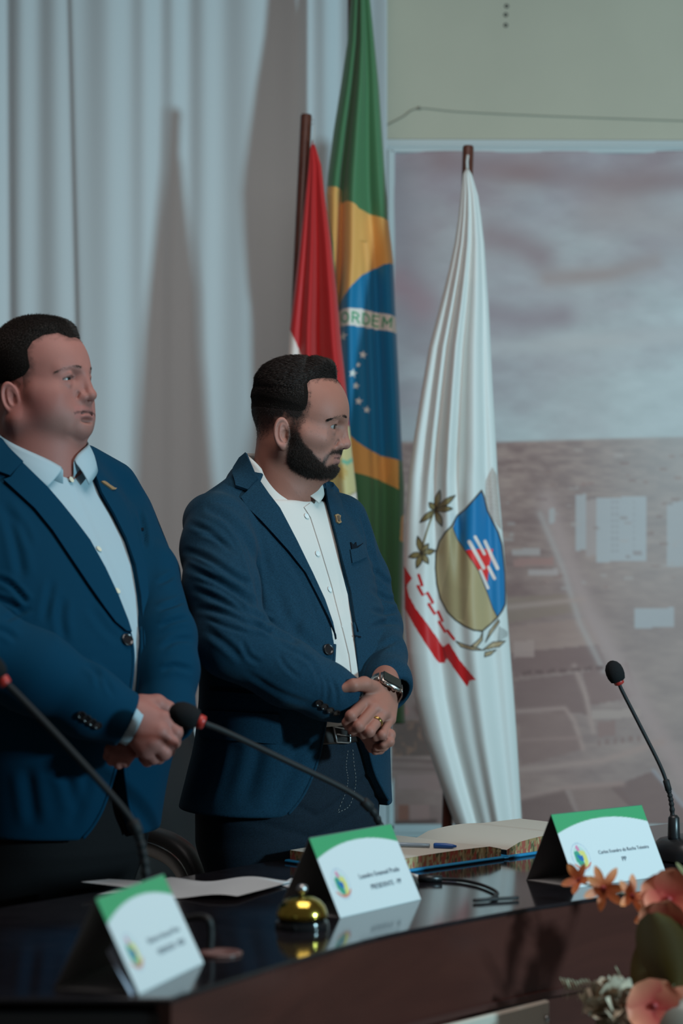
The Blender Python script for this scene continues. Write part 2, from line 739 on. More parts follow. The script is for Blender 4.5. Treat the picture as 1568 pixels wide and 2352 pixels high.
far = np.clip(1 - (gy - 1010) / 380, 0, 1)
g = np.clip(0.35 + 1.5 * (tx - 0.5) * (0.35 + 0.65 * far) + 0.8 * (tb - 0.5), 0, 1)[:, None]
lc = np.array(alb(97, 86, 86)) * (1 - g) + np.array(alb(129, 121, 117)) * g
fade = np.clip((gx - 1180) / 420, 0, 1) * (0.45 + 0.5 * far)  # land lightens to the right: light from that side put into the print
lc = paint(lc, fade * 0.8, alb(128, 141, 144))


def area(pts, c, a=1.0):
    global lc
    lc = paint(lc, inpoly(gx, gy, pts) * a, alb(*c))


def line(pts, w, c, a=0.8):
    global lc
    d, _ = dpath(gx, gy, pts)
    lc = paint(lc, a * np.exp(-(d / w) ** 2), alb(*c))


area([(1160, 1372), (1335, 1362), (1350, 1400), (1160, 1432)], (108, 102, 95), 0.75)
area([(1165, 1440), (1360, 1418), (1378, 1478), (1170, 1500)], (122, 112, 108), 0.6)
area([(1170, 1500), (1375, 1480), (1395, 1535), (1180, 1555)], (94, 82, 82), 0.8)
area([(1180, 1565), (1330, 1545), (1350, 1640), (1185, 1632)], (95, 84, 84), 0.8)
area([(1335, 1545), (1440, 1520), (1465, 1600), (1355, 1620)], (98, 86, 86), 0.75)
area([(1190, 1640), (1300, 1632), (1338, 1720), (1195, 1760)], (102, 91, 90), 0.7)
area([(1195, 1830), (1295, 1812), (1330, 1890), (1200, 1893)], (90, 80, 79), 0.85)
area([(1310, 1812), (1420, 1800), (1480, 1893), (1340, 1893)], (104, 95, 93), 0.7)
area([(1400, 1810), (1500, 1770), (1600, 1893), (1490, 1893)], (93, 84, 84), 0.8)
line([(1255, 1150), (1300, 1280), (1345, 1400), (1420, 1530), (1520, 1700), (1640, 1900)], 24, (127, 123, 124), 0.85)
line([(1240, 1180), (1290, 1300), (1330, 1430), (1385, 1540)], 7, (132, 138, 140), 0.6)
line([(1180, 1634), (1296, 1626), (1318, 1655), (1338, 1720)], 5, (127, 119, 117))
line([(1318, 1530), (1345, 1600), (1362, 1680)], 6, (128, 121, 119))
line([(1195, 1768), (1380, 1748), (1520, 1704)], 8, (126, 119, 117))
line([(1195, 1832), (1300, 1808), (1430, 1800)], 6, (122, 113, 111))
line([(1165, 1395), (1340, 1376)], 6, (128, 122, 120))
line([(1190, 1700), (1330, 1694)], 4, (116, 106, 104))
line([(1500, 1770), (1568, 1850)], 4, (120, 132, 142))
for (ax, ay, bx, by, c) in ((1322, 1134, 1346, 1262, (128, 142, 148)), (1368, 1140, 1482, 1288, (129, 145, 152)), (1346, 1146, 1368, 1275, (124, 126, 128)),
                            (1455, 1395, 1548, 1440, (128, 143, 150)), (1175, 1258, 1240, 1274, (130, 134, 136)), (1212, 1306, 1282, 1320, (132, 134, 136)),
                            (1178, 1280, 1270, 1298, (122, 104, 102)), (1530, 1150, 1580, 1300, (128, 142, 148)), (1360, 1628, 1470, 1648, (128, 126, 124)),
                            (1372, 1655, 1412, 1690, (108, 97, 96)), (1260, 1165, 1275, 1200, (130, 142, 146)), (1180, 1470, 1225, 1508, (128, 120, 118))):
    area([(ax, ay + 4), (bx, ay), (bx, by), (ax, by + 3)], c, 0.85)
for k in range(9):
    for q in (1402, 1412, 1452):
        area([(q, 1150 + k * 14), (q + 6, 1150 + k * 14), (q + 6, 1157 + k * 14), (q, 1157 + k * 14)], (118, 128, 134), 0.8)
for k in range(7):
    area([(1200 + k * 28, 1542 - k * 2), (1218 + k * 28, 1540 - k * 2), (1218 + k * 28, 1549 - k * 2), (1200 + k * 28, 1551 - k * 2)], (82, 71, 71), 0.8)
for k in range(6):
    area([(1372 + k * 18, 1700 - k * 2), (1380 + k * 18, 1699 - k * 2), (1380 + k * 18, 1712 - k * 2), (1372 + k * 18, 1713 - k * 2)], (104, 94, 93), 0.8)
# the darker roofs and trees at the left, low down
lo = np.clip((1040 - gx) / 90, 0, 1) * np.clip((gy - 1480) / 60, 0, 1)
lc = paint(lc, lo * 0.55, alb(92, 76, 72))
area([(900, 1655), (1000, 1655), (1012, 1735), (900, 1735)], (62, 52, 48), 0.75)
spk = np.clip((fbm(gx / 9, gy / 14, 77, 3) - 0.5) * 4, 0, 1) * inpoly(gx, gy, [(900, 1655), (1000, 1655), (1012, 1735), (900, 1735)])
lc = paint(lc, spk * 0.7, alb(112, 88, 74))
area([(910, 1780), (1010, 1780), (1010, 1815), (910, 1812)], (112, 98, 97), 0.8)
area([(915, 1850), (940, 1850), (940, 1884), (915, 1884)], (96, 66, 56), 0.9)
area([(942, 1848), (985, 1848), (985, 1884), (942, 1884)], (112, 96, 94), 0.9)
line([(900, 1745), (1010, 1750)], 4, (80, 66, 64))
line([(900, 1765), (1010, 1768)], 3, (82, 68, 66))
line([(900, 1890), (1000, 1886)], 5, (52, 44, 42))
line([(925, 1625), (930, 1635)], 8, (122, 84, 82))
line([(955, 1625), (962, 1640)], 9, (78, 60, 56))
for k in range(60):
    rx, ry = rng.uniform(1150, 1600), rng.uniform(1030, 1360)
    rw, rh = rng.uniform(8, 26), rng.uniform(3, 8)
    area([(rx, ry), (rx + rw, ry - 1), (rx + rw, ry + rh), (rx, ry + rh)], ((130, 136, 138), (112, 100, 98), (102, 92, 91))[k % 3], 0.5)
col = col * (1 - land[:, None]) + lc * land[:, None]
dep = YB + 0.006 * np.sin((gx + gy * 0.9) / 45) * np.exp(-((gy - 350) / 130) ** 2) + 0.004 * np.sin(gx / 70 + gy / 300)
P = Wa(np.stack([gx, gy], 1), YB)
P[:, 1] = dep
Fq = grid_faces(nu, nv)
cl = obj('printed_cloth', P, Fq, M_ban, ban, colors=col)
so = cl.modifiers.new('thickness', 'SOLIDIFY')
so.thickness = 0.002
so.offset = -1


def frame_bar(a, b, w, d):
    a, b = np.array(a), np.array(b)
    L = np.linalg.norm(b - a)
    Rm = frame(b - a, (0, -1, 0))
    V1, F1 = box((0, 0, 0), (w, d, L), None, 0.003)
    V2, F2 = box((0, d * 0.5, 0), (w * 0.34, d * 0.3, L), None, 0.003)
    V, F = join([(V1, F1), (V2, F2)])
    return V @ Rm.T + (a + b) / 2, F


YF = YW - 0.022
V, F = frame_bar(W(880, 337, YF), W(2020, 341, YF), 0.036, 0.030)
obj('frame_rail', V, F, M_white, ban, smooth=False)
V, F = frame_bar(W(880, 1908, YF), W(2020, 1908, YF), 0.038, 0.030)
obj('frame_rail', V, F, M_white, ban, smooth=False)
V, F = frame_bar(W(893, 345, YF), W(893, 1905, YF), 0.030, 0.030)
obj('frame_rail', V, F, M_white, ban, smooth=False)

# ---- white curtain
M_cur = mat('white_curtain', (0.72, 0.755, 0.77), 0.8, 0.2, sheen=0.2, weave=(900, 0.03, 1.0))
YC = YW - 0.13
nu, nv = 900, 60
X = np.linspace(-2.5, (888 - CX) / FPX * YC, nu)
Z = np.linspace(0.02, 3.30, nv)
gx, gz = np.meshgrid(X, Z)
px = CX + FPX * gx / YC
hgt = np.clip((gz - 0.6) / 2.6, 0, 1)
dep = (0.004 + 0.005 * hgt) * np.sin(px / 13.5 + 1.5 * np.sin(px / 61)) * (0.35 + 0.65 * hgt)
dep += 0.009 * np.sin(px / 58 + 0.7) + 0.007 * np.sin(px / 101 + 2.0 + 0.3 * hgt)
fold = px - (186 - 22 * (gz - 1.6))                       # the overlapping hem
sg_ = 1 / (1 + np.exp(np.clip(fold / 3.0, -40, 40)))
dep += 0.011 * np.exp(-(fold / 30) ** 2) * sg_ - 0.005 * np.exp(-(fold / 34) ** 2) * (1 - sg_)
f2 = px - (30 - 10 * (gz - 1.6))
sg_ = 1 / (1 + np.exp(np.clip(f2 / 5.0, -40, 40)))
dep += 0.016 * np.exp(-(f2 / 34) ** 2) * sg_ - 0.003 * np.exp(-(f2 / 40) ** 2) * (1 - sg_)
dep += 0.02 * np.clip((px - 640) / 250, 0, 1)
V = np.stack([gx.ravel(), (YC + dep).ravel(), gz.ravel()], 1)
cur = thing('curtain', 'long white curtain hanging in soft folds behind the two men', 'curtain', (-1.1, YC, 0.02))
c = obj('curtain_cloth', V, grid_faces(nu, nv), M_cur, cur)
so = c.modifiers.new('thickness', 'SOLIDIFY')
so.thickness = 0.0015
V, F = tube([(-2.6, YC, 3.33), (0.2, YC, 3.33)], 0.012, 12)
obj('curtain_rod', V, F, M_white, cur)
# a small stain on the curtain
V, F = lathe([(0.0035, 0.0), (0.003, 0.0015), (0.001, 0.002)], W(258, 347, YC - 0.012), (0, -1, 0), 9)
obj('curtain_stain', V, F, mat('dull_brown', (0.20, 0.17, 0.14), 0.9), cur)


# ---------------------------------------------------------------- flags
def contour(tab, y):
    t = np.array(tab, float)
    return np.interp(y, t[:, 0], t[:, 1])


M_flag = mat('flag_satin', attr=True, rough=0.52, spec=0.35, sheen=0.25, weave=(1400, 0.04, 1.0))


def flag(parent, left, right, ys, Y0, folds, color, depth=0.05, nu=150, step=4.0, name='flag_cloth'):
    """closed drape: pleated front sheet and a plainer back sheet"""
    yy = ys if isinstance(ys, np.ndarray) else np.arange(ys[0], ys[1] + 0.1, step)
    S = np.linspace(0, 1, nu)
    s, y = np.meshgrid(S, yy)
    L, R = contour(left, y), contour(right, y)
    x = L + (R - L) * s
    wm = (R - L) / FPX * Y0
    d = folds(s, y) - depth * np.minimum(1, wm / 0.10) * np.sqrt(np.clip(1 - (2 * s - 1) ** 2, 0, 1)) * 0.8
    P = Wa(np.stack([x.ravel(), y.ravel()], 1), Y0)
    P[:, 1] += d.ravel()
    colr = color(x.ravel(), y.ravel(), s.ravel())
    xb = L + (R - L) * (0.03 + 0.94 * s)
    Pb = Wa(np.stack([xb.ravel(), y.ravel()], 1), Y0)
    Pb[:, 1] += (depth * np.minimum(1, wm / 0.10) * np.sqrt(np.clip(1 - (2 * s - 1) ** 2, 0, 1)) + 0.006 * np.sin(s * 19)).ravel()
    F1 = grid_faces(nu, len(yy))[:, ::-1]
    F2 = grid_faces(nu, len(yy)) + len(P)
    n = len(P)
    r = np.arange(len(yy) - 1) * nu
    e1 = np.stack([r, r + nu, r + nu + n, r + n], 1)
    e2 = np.stack([r + nu - 1, r + nu - 1 + n, r + 2 * nu - 1 + n, r + 2 * nu - 1], 1)
    k = np.arange(nu - 1)
    t1 = np.stack([k, k + n, k + 1 + n, k + 1], 1)
    b0 = (len(yy) - 1) * nu
    t2 = np.stack([b0 + k, b0 + k + 1, b0 + k + 1 + n, b0 + k + n], 1)
    Fq = np.concatenate([F1[:, ::-1], F2[:, ::-1], e1, e2, t1, t2])
    return obj(name, np.concatenate([P, Pb]), Fq, M_flag, parent, colors=np.concatenate([colr, colr]))


M_pole = mat('varnished_pole', (0.14, 0.042, 0.026), 0.4, 0.4, wood=((0.075, 0.022, 0.014), 30))
M_steel = mat('steel', (0.5, 0.5, 0.5), 0.3, metal=1.0)
M_cord = mat('white_cord', (0.6, 0.6, 0.58), 0.8)


def pole(parent, a, b, r):
    a, b = np.array(a), np.array(b)
    V, F = lathe([(r * 0.9, 0), (r, 0.02), (r, 0.5), (r, np.linalg.norm(b - a) - 0.004), (r * 0.86, np.linalg.norm(b - a))], a, b - a, 20)
    obj('pole', V, F, M_pole, parent, angle=40)
    V, F = lathe([(0.15, 0), (0.15, 0.03), (0.13, 0.045), (0.05, 0.05), (0.04, 0.12), (0.03, 0.13)], (a[0], a[1], 0.0), (0, 0, 1), 28)
    obj('stand_base', V, F, M_pole, parent, angle=40)


# --- red and white flag on the leaning brown pole
YR = 5.28
top = W(703, 263, YR + 0.03)
ax = W(672, 900, YR + 0.03)
d = (ax - top) / (top[2] - ax[2])
foot = top + d * (top[2] - 0.06)
fr = thing('flag', 'red flag with a white stripe on a short leaning brown pole', 'flag', (foot[0], foot[1], 0), 'flags on wooden poles behind the table')
pole(fr, foot, top, 0.0138)
V, F = tube([W(716, 280, YR + 0.03) + np.array([0.006 * math.cos(a), 0, 0.006 * math.sin(a)]) for a in np.linspace(0.4, 5.9, 14)], 0.0011, 6)
obj('hook', V, F, M_steel, fr)
V, F = tube([W(723, 288, YR), W(722, 310, YR), W(719, 332, YR - 0.01)], 0.0014, 6)
obj('cord', V, F, M_cord, fr)


def col_red(x, y, s):
    c = np.tile(np.array(alb(122, 17, 20)), (len(x), 1))
    c = paint(c, inpoly(x, y, [(640, 752), (667, 762), (678, 785), (692, 818), (705, 850), (720, 900), (735, 960), (745, 1010), (640, 1010)]), alb(150, 160, 160))
    gr = inpoly(x, y, [(690, 1010), (735, 1010), (790, 975), (808, 985), (815, 1040), (818, 1100), (822, 1128), (803, 1138), (770, 1150), (690, 1170)])
    c = paint(c, gr, np.array(alb(134, 140, 102)) )
    wh = inpoly(x, y, [(735, 1160), (770, 1150), (803, 1138), (822, 1128), (860, 1128), (860, 1200), (735, 1230)])
    c = paint(c, wh, alb(150, 158, 156))
    d_, _ = dpath(x, y, [(788, 1062), (797, 1066), (808, 1058)])
    c = paint(c, np.clip(1.5 - d_ / 4, 0, 1) * gr, alb(66, 128, 112))
    for k in range(22):
        a = -0.9 + k * 0.085
        d_, _ = dpath(x, y, [(772 + 8 * math.cos(a), 1088 + 8 * math.sin(a)), (772 + (20 + 6 * (k % 2)) * math.cos(a), 1088 + (20 + 5 * (k % 3)) * math.sin(a))])
        c = paint(c, np.clip(1.2 - d_ / 1.6, 0, 1) * 0.7 * gr, alb(128, 116, 62))
    c = paint(c, (dpath(x, y, [(735, 1160), (770, 1150), (803, 1138), (822, 1128)])[0] < 2), alb(110, 112, 84))
    return c


def folds_red(s, y):
    t = np.clip((y - 330) / 500, 0.05, 1.2)
    return t * (0.030 * np.cos((s - 0.50) * 2 * np.pi * 1.0) * 0.4 - 0.024 * np.exp(-((s - 0.38) / 0.10) ** 2) + 0.030 * np.exp(-((s - 0.56) / 0.09) ** 2)
                - 0.022 * np.exp(-((s - 0.85) / 0.12) ** 2) + 0.008 * np.exp(-((s - 0.2) / 0.06) ** 2))


flag(fr, [(322, 717), (345, 711), (400, 706), (500, 695), (600, 684), (700, 672), (760, 665), (820, 661), (1000, 650), (1300, 640)],
     [(322, 719), (345, 727), (380, 738), (450, 746), (560, 761), (680, 774), (800, 784), (850, 790), (960, 800), (1040, 808), (1110, 816), (1170, 822), (1300, 828)],
     (322, 1600), YR, folds_red, col_red, 0.045, 150)

# --- large green, yellow and blue flag
YG = 5.46
fg = thing('flag', 'tall green flag with yellow and blue fields, white stars and lettered band', 'flag', (W(805, 1000, YG)[0], YG + 0.06, 0), 'flags on wooden poles behind the table')
pole(fg, (W(800, 1000, YG)[0], YG + 0.10, 0.06), (W(812, -260, YG)[0], YG + 0.10, 2.98), 0.0138)

GLYPH = {'O': [[(0.5, 0), (0.1, 0.18), (0.0, 0.5), (0.1, 0.82), (0.5, 1), (0.9, 0.82), (1, 0.5), (0.9, 0.18), (0.5, 0)]],
         'R': [[(0, 1), (0, 0), (0.7, 0.02), (0.95, 0.25), (0.7, 0.5), (0, 0.52)], [(0.55, 0.52), (1, 1)]],
         'D': [[(0, 0), (0, 1), (0.55, 1), (0.9, 0.8), (1, 0.5), (0.9, 0.2), (0.55, 0), (0, 0)]],
         'E': [[(1, 0), (0, 0), (0, 1), (1, 1)], [(0, 0.48), (0.85, 0.48)]],
         'M': [[(0, 1), (0, 0), (0.5, 0.7), (1, 0), (1, 1)]]}


def star(cx, cy, r, rot=0):
    return [(cx + (r if k % 2 == 0 else r * 0.42) * math.sin(rot + math.pi * k / 5), cy - (r if k % 2 == 0 else r * 0.42) * math.cos(rot + math.pi * k / 5)) for k in range(10)]


def col_bra(x, y, s):
    g_, y_, b_, w_ = alb(44, 90, 62), alb(150, 126, 70), alb(0, 86, 126), alb(160, 168, 166)
    c = np.tile(np.array(g_), (len(x), 1))
    c = paint(c, inpoly(x, y, [(735, 428), (750, 431), (784, 438), (784, 466), (800, 470), (816, 478), (823, 486), (846, 494), (870, 503), (892, 510), (915, 516), (915, 1126), (900, 1118), (870, 1103), (830, 1091), (815, 1088), (760, 1070), (760, 720), (772, 690), (765, 560), (753, 500), (735, 470)]), y_)
    c = paint(c, inpoly(x, y, [(735, 470), (753, 497), (763, 560), (772, 640), (776, 700), (735, 720)]), g_)
    c = paint(c, inpoly(x, y, [(770, 712), (786, 690), (806, 664), (830, 638), (856, 621), (880, 612), (912, 607), (930, 700), (935, 1062), (905, 1056), (872, 1047), (840, 1031), (818, 1016), (800, 1000), (775, 970)]), b_)
    c = paint(c, inpoly(x, y, [(765, 714), (800, 713), (835, 715), (870, 721), (895, 727), (920, 732), (920, 770), (895, 765), (870, 759), (835, 756), (800, 753), (765, 752)]), w_)
    for ch, bx, by, bw, bh, sk in (('O', 784, 722, 16, 22, 0), ('R', 809, 723, 15, 22, 0.05), ('D', 833, 725, 15, 22, 0.1), ('E', 855, 727, 14, 23, 0.15), ('M', 879, 732, 18, 21, 0.25)):
        for st in GLYPH[ch]:
            d_, _ = dpath(x, y, [(bx + u * bw + sk * (0.5 - v) * 10, by + v * bh + u * bw * 0.12) for u, v in st])
            c = paint(c, np.clip(2.6 - d_, 0, 1), alb(46, 122, 90))
    for (cx, cy, r) in ((787, 776, 11), (833, 819, 10), (822, 842, 6.5), (810, 862, 11), (817, 890, 9), (823, 925, 9.5), (842, 944, 9.5)):
        c = paint(c, inpoly(x, y, star(cx, cy, r, 0.15)), alb(172, 176, 176))
    c = paint(c, inpoly(x, y, [(917, 1242), (920, 1190), (934, 1170), (934, 1250)]), y_)
    return c


def folds_bra(s, y):
    t = np.clip((y + 250) / 900, 0.25, 1.0)
    v = np.interp(y, [0, 450, 700, 1000], [0.40, 0.26, 0.10, 0.05])
    r = t * (0.055 * np.exp(-((s - v) / 0.055) ** 2) - 0.020 * np.exp(-((s - v - 0.18) / 0.10) ** 2)
             + 0.030 * np.exp(-((s - 0.70) / 0.10) ** 2) - 0.012 * np.exp(-((s - 0.92) / 0.08) ** 2) - 0.010 * np.exp(-((s - v + 0.16) / 0.1) ** 2))
    r += t * 0.012 * np.exp(-((s - 0.56) / 0.05) ** 2) * (y > 560)
    return r


flag(fg, [(-260, 803), (-100, 806), (0, 805), (100, 797), (200, 782), (300, 766), (400, 753), (450, 749), (500, 752), (600, 757), (700, 760), (900, 765), (1200, 775), (1700, 790)],
     [(-260, 818), (-100, 838), (0, 850), (100, 860), (200, 870), (300, 877), (400, 884), (500, 891), (600, 903), (700, 907), (800, 912), (900, 917), (1000, 921), (1060, 924), (1120, 928), (1250, 926), (1400, 923), (1520, 928), (1700, 930)],
     np.concatenate([np.arange(-260, 380, 8), np.arange(380, 1300, 1.8), np.arange(1300, 1665, 8)]), YG, folds_bra, col_bra, 0.06, 190)

# --- white flag with the municipal arms
YV = 5.20
top = W(1075, 335, YV + 0.05)
ax = W(1028, 1850, YV + 0.05)
d = (ax - top) / (top[2] - ax[2])
foot = top + d * (top[2] - 0.06)
fw = thing('flag', 'white flag bearing a coat of arms, gathered on a dark wooden pole', 'flag', (foot[0], foot[1], 0), 'flags on wooden poles behind the table')
pole(fw, foot, top, 0.0134)
V, F = tube([W(1074, 356, YV + 0.02), W(1072, 372, YV + 0.02), W(1073, 392, YV + 0.01)], 0.0035, 8)
obj('cord', V, F, M_cord, fw)


def cpx(pts):
    return [(900 + a / 3.919, 1040 + b / 3.919) for a, b in pts]


def leafpoly(cx, cy, ang, ln, w):
    ca, sa = math.cos(ang), math.sin(ang)
    return [(cx + t * ln * ca - o * w * sa, cy + t * ln * sa + o * w * ca) for t, o in ((0, 0.15), (0.3, 0.8), (0.55, 1), (0.8, 0.6), (1, 0), (0.8, -0.6), (0.55, -1), (0.3, -0.8), (0, -0.15))]


def col_arms(x, y, s):
    c = np.tile(np.array([0.76, 0.775, 0.75]), (len(x), 1))
    roi = np.where((y > 1060) & (y < 1590))[0]
    x, y = x[roi], y[roi]
    q = c[roi]
    olive, dark, blue, red = alb(92, 90, 58), alb(30, 29, 22), alb(0, 84, 132), alb(126, 12, 16)

    def fill(poly, cl, a=1.0):
        nonlocal q
        q = paint(q, inpoly(x, y, poly) * a, cl)

    def ln(pts, w, cl, a=1.0):
        nonlocal q
        d_, _ = dpath(x, y, pts)
        q = paint(q, np.clip((w - d_) / 0.9 + 0.5, 0, 1) * a, cl)

    shield = cpx([(795, 345), (820, 400), (850, 520), (900, 620), (950, 720), (985, 830), (1000, 960), (1015, 1100), (1018, 1250), (1015, 1360), (985, 1420), (940, 1480), (880, 1540), (800, 1600), (720, 1590), (640, 1555), (560, 1500), (490, 1430), (430, 1310), (400, 1180), (388, 1040), (392, 900), (420, 800), (470, 720), (530, 660), (580, 570), (650, 510), (720, 430)])
    # net of the crown at the right
    net = cpx([(895, 130), (940, 200), (960, 480), (985, 700), (940, 660), (860, 530), (830, 400), (835, 250)])
    fill(net, alb(126, 134, 134))
    m = inpoly(x, y, net)
    q = paint(q, m * (np.sin(x * 1.1 + y * 0.5) * np.sin(y * 1.3 - x * 0.4) > 0.15) * 0.6, alb(92, 98, 96))
    fill(shield, alb(116, 117, 90))
    fill(cpx([(520, 690), (600, 760), (660, 900), (690, 1100), (640, 1500), (560, 1490), (490, 1430), (430, 1300), (500, 1000)]), alb(96, 98, 74), 0.6)
    fill(cpx([(795, 345), (820, 400), (850, 520), (900, 620), (950, 720), (985, 830), (1000, 960), (1015, 1100), (1018, 1250), (1015, 1360), (985, 1420), (940, 1475), (900, 1400), (850, 1260), (770, 1070), (690, 950), (640, 870), (580, 780), (540, 680), (580, 570), (650, 510), (720, 430)]), blue)
    fill(cpx([(640, 880), (760, 870), (905, 865), (870, 1010), (850, 1160), (800, 1110), (740, 1020), (690, 960)]), alb(150, 30, 30))
    for a, b, w in (((682, 805), (815, 1035), 4.2), ((735, 760), (822, 910), 3.6), ((828, 800), (942, 1040), 4.0), ((862, 1030), (915, 1130), 3.6), ((785, 1060), (855, 1215), 3.4)):
        ln(cpx([a, b]), w, alb(158, 160, 160))
    ln(shield + shield[:1], 2.0, dark)
    ln(cpx([(540, 680), (580, 780), (690, 950), (770, 1070), (850, 1260), (900, 1400), (940, 1475)]), 1.0, dark)
    # stars and branch of leaves
    ln(cpx([(380, 520), (330, 640), (280, 800), (260, 900)]), 2.2, olive)
    ln(cpx([(375, 520), (325, 640), (275, 800), (255, 900)]), 0.8, dark)
    for cx, cy, R_ in ((385, 515, 190), (262, 905, 150)):
        for k, (a, l) in enumerate(((-1.35, 0.95), (-0.62, 1.15), (-0.05, 0.8), (1.2, 0.85), (2.45, 0.95), (-2.3, 0.45))):
            px_, py_ = 900 + cx / 3.919, 1040 + cy / 3.919
            if cy > 800:
                a = (-1.8, -0.95, -0.2, 1.0, 1.9, 2.85)[k]
                l = (1.05, 0.7, 0.85, 0.75, 0.95, 0.8)[k]
            lp = leafpoly(px_, py_, a, R_ / 3.919 * l, 6.4)
            fill(lp, olive)
            ln(lp + lp[:1], 1.4, dark)
            ln([(px_, py_), (px_ + R_ / 3.919 * l * math.cos(a), py_ + R_ / 3.919 * l * math.sin(a))], 0.6, dark)
    # crenellated chain
    for a, b in (((235, 1100), (265, 1190)), ((228, 1200), (268, 1275)), ((315, 1262), (362, 1345)), ((325, 1362), (378, 1445)), ((412, 1430), (448, 1510)), ((420, 1522), (470, 1605)), ((492, 1598), (548, 1672))):
        ln(cpx([a, b]), 3.4, red)
    ln(cpx([(265, 1190), (228, 1205)]), 1.5, red)
    ln(cpx([(268, 1275), (318, 1265)]), 1.5, red)
    ln(cpx([(362, 1345), (328, 1365)]), 1.5, red)
    ln(cpx([(378, 1445), (415, 1432)]), 1.5, red)
    ln(cpx([(448, 1510), (422, 1525)]), 1.5, red)
    ln(cpx([(470, 1605), (495, 1598)]), 1.5, red)
    # ribbon
    fill(cpx([(60, 980), (105, 1010), (178, 1130), (128, 1195), (150, 1290), (210, 1400), (300, 1520), (400, 1660), (470, 1770), (490, 1830), (470, 1890), (420, 1890), (380, 1840), (300, 1720), (200, 1560), (130, 1430), (60, 1300)]), red)
    fill(cpx([(455, 1745), (505, 1705), (600, 1860), (740, 2030), (690, 2040), (665, 2095), (560, 1950), (480, 1830)]), red)
    ln(cpx([(128, 1195), (60, 1200)]), 2.0, alb(96, 12, 16))
    ln(cpx([(455, 1745), (480, 1850)]), 2.0, alb(96, 12, 16))
    # wheat at the foot
    for pl in (cpx([(565, 1690), (640, 1720), (760, 1750), (800, 1770), (700, 1765), (610, 1740)]), cpx([(700, 1730), (780, 1660), (805, 1600), (800, 1680), (740, 1750)]), cpx([(800, 1770), (900, 1700), (1015, 1690), (960, 1740), (860, 1760)]),
               cpx([(825, 1790), (930, 1770), (880, 1815), (820, 1830)]), cpx([(830, 1700), (870, 1600), (950, 1500), (960, 1520), (890, 1620)])):
        fill(pl, alb(116, 114, 92))
        ln(pl + pl[:1], 1.3, dark)
    for k in range(7):
        ln(cpx([(945 + k * 14, 1700 - k * 8), (960 + k * 12, 1560 + k * 8)]), 0.7, dark)
    c[roi] = q
    return c


def folds_wht(s, y):
    t = np.clip((y - 360) / 640, 0.08, 1.1)
    lower = np.clip((y - 1050) / 300, 0, 1)
    up = 1 - 0.75 * lower
    r = t * up * (0.022 * np.exp(-((s - 0.30) / 0.05) ** 2) - 0.016 * np.exp(-((s - 0.42) / 0.06) ** 2) + 0.026 * np.exp(-((s - 0.54) / 0.06) ** 2)
                  - 0.018 * np.exp(-((s - 0.72) / 0.10) ** 2) + 0.012 * np.exp(-((s - 0.86) / 0.05) ** 2) + 0.016 * np.exp(-((s - 0.14) / 0.06) ** 2))
    r += lower * (0.022 * np.exp(-((s - 0.34) / 0.12) ** 2) - 0.014 * np.exp(-((s - 0.62) / 0.10) ** 2) + 0.010 * np.exp(-((s - 0.80) / 0.07) ** 2) - 0.008 * np.exp(-((s - 0.15) / 0.08) ** 2))
    return r


flag(fw, [(386, 1071), (400, 1063), (450, 1057), (500, 1052), (560, 1043), (620, 1030), (700, 1010), (800, 984), (900, 967), (1000, 951), (1100, 938), (1200, 931), (1300, 927), (1400, 929), (1500, 936), (1600, 951), (1700, 976), (1800, 1010), (1920, 1054), (2060, 1080)],
     [(386, 1074), (400, 1083), (450, 1098), (500, 1105), (560, 1112), (700, 1122), (800, 1127), (900, 1132), (1000, 1138), (1100, 1143), (1200, 1152), (1300, 1160), (1400, 1164), (1500, 1172), (1600, 1180), (1700, 1187), (1800, 1193), (1920, 1200), (2060, 1206)],
     np.concatenate([np.arange(386, 1060, 5), np.arange(1060, 1590, 1.7), np.arange(1590, 2045, 6)]), YV, folds_wht, col_arms, 0.06, 230)
# ---------------------------------------------------------------- curved bench table
ZT = 0.76
M_top = mat('black_lacquer', (0.012, 0.010, 0.012), 0.10, 0.55, noise=(25, 0.25), bump=(60, 0.02, 0.0006))
M_wood = mat('dark_mahogany', (0.085, 0.026, 0.019), 0.20, 0.5, wood=((0.035, 0.012, 0.010), 14))
M_trimw = mat('dark_mahogany_edge', (0.060, 0.022, 0.018), 0.25, 0.5)
near = [(-0.212, 2.722), (-0.150, 2.835), (-0.018, 3.062), (0.094, 3.222), (0.277, 3.420), (0.366, 3.500), (0.546, 3.655), (0.80, 3.86), (1.10, 4.08)]
far = [(1.10, 4.85), (0.36, 4.33), (0.10, 4.15), (-0.115, 3.995), (-0.289, 3.765), (-0.425, 3.585), (-0.54, 3.44), (-0.80, 3.08), (-0.86, 2.722)]
nearS = smoothpath([(x, y, 0) for x, y in near], 40)[:, :2]
farS = smoothpath([(x, y, 0) for x, y in far], 40)[:, :2]
outline = np.concatenate([nearS, farS])
tb = thing('bench_table', 'long curved dark bench table with a glossy black top and mahogany front', 'table', (0.1, 3.6, 0))


def slab(pts, z0, z1, inset=0.004):
    n = len(pts)
    c = pts.mean(0)
    nrm = []
    for i in range(n):
        e = pts[(i + 1) % n] - pts[i - 1]
        q = np.array([e[1], -e[0]])
        nrm.append(q / (np.linalg.norm(q) + 1e-9))
    nrm = np.array(nrm)
    V = []
    for z, k in ((z0, 1), (z0 + inset, 0), (z1 - inset, 0), (z1, 1)):
        for i in range(n):
            p = pts[i] - nrm[i] * inset * k
            V.append((p[0], p[1], z))
    F = []
    for r in range(3):
        for i in range(n):
            F.append((r * n + i, r * n + (i + 1) % n, (r + 1) * n + (i + 1) % n, (r + 1) * n + i))
    F.append(tuple(range(n))[::-1])
    F.append(tuple(range(3 * n, 4 * n)))
    return np.array(V), F


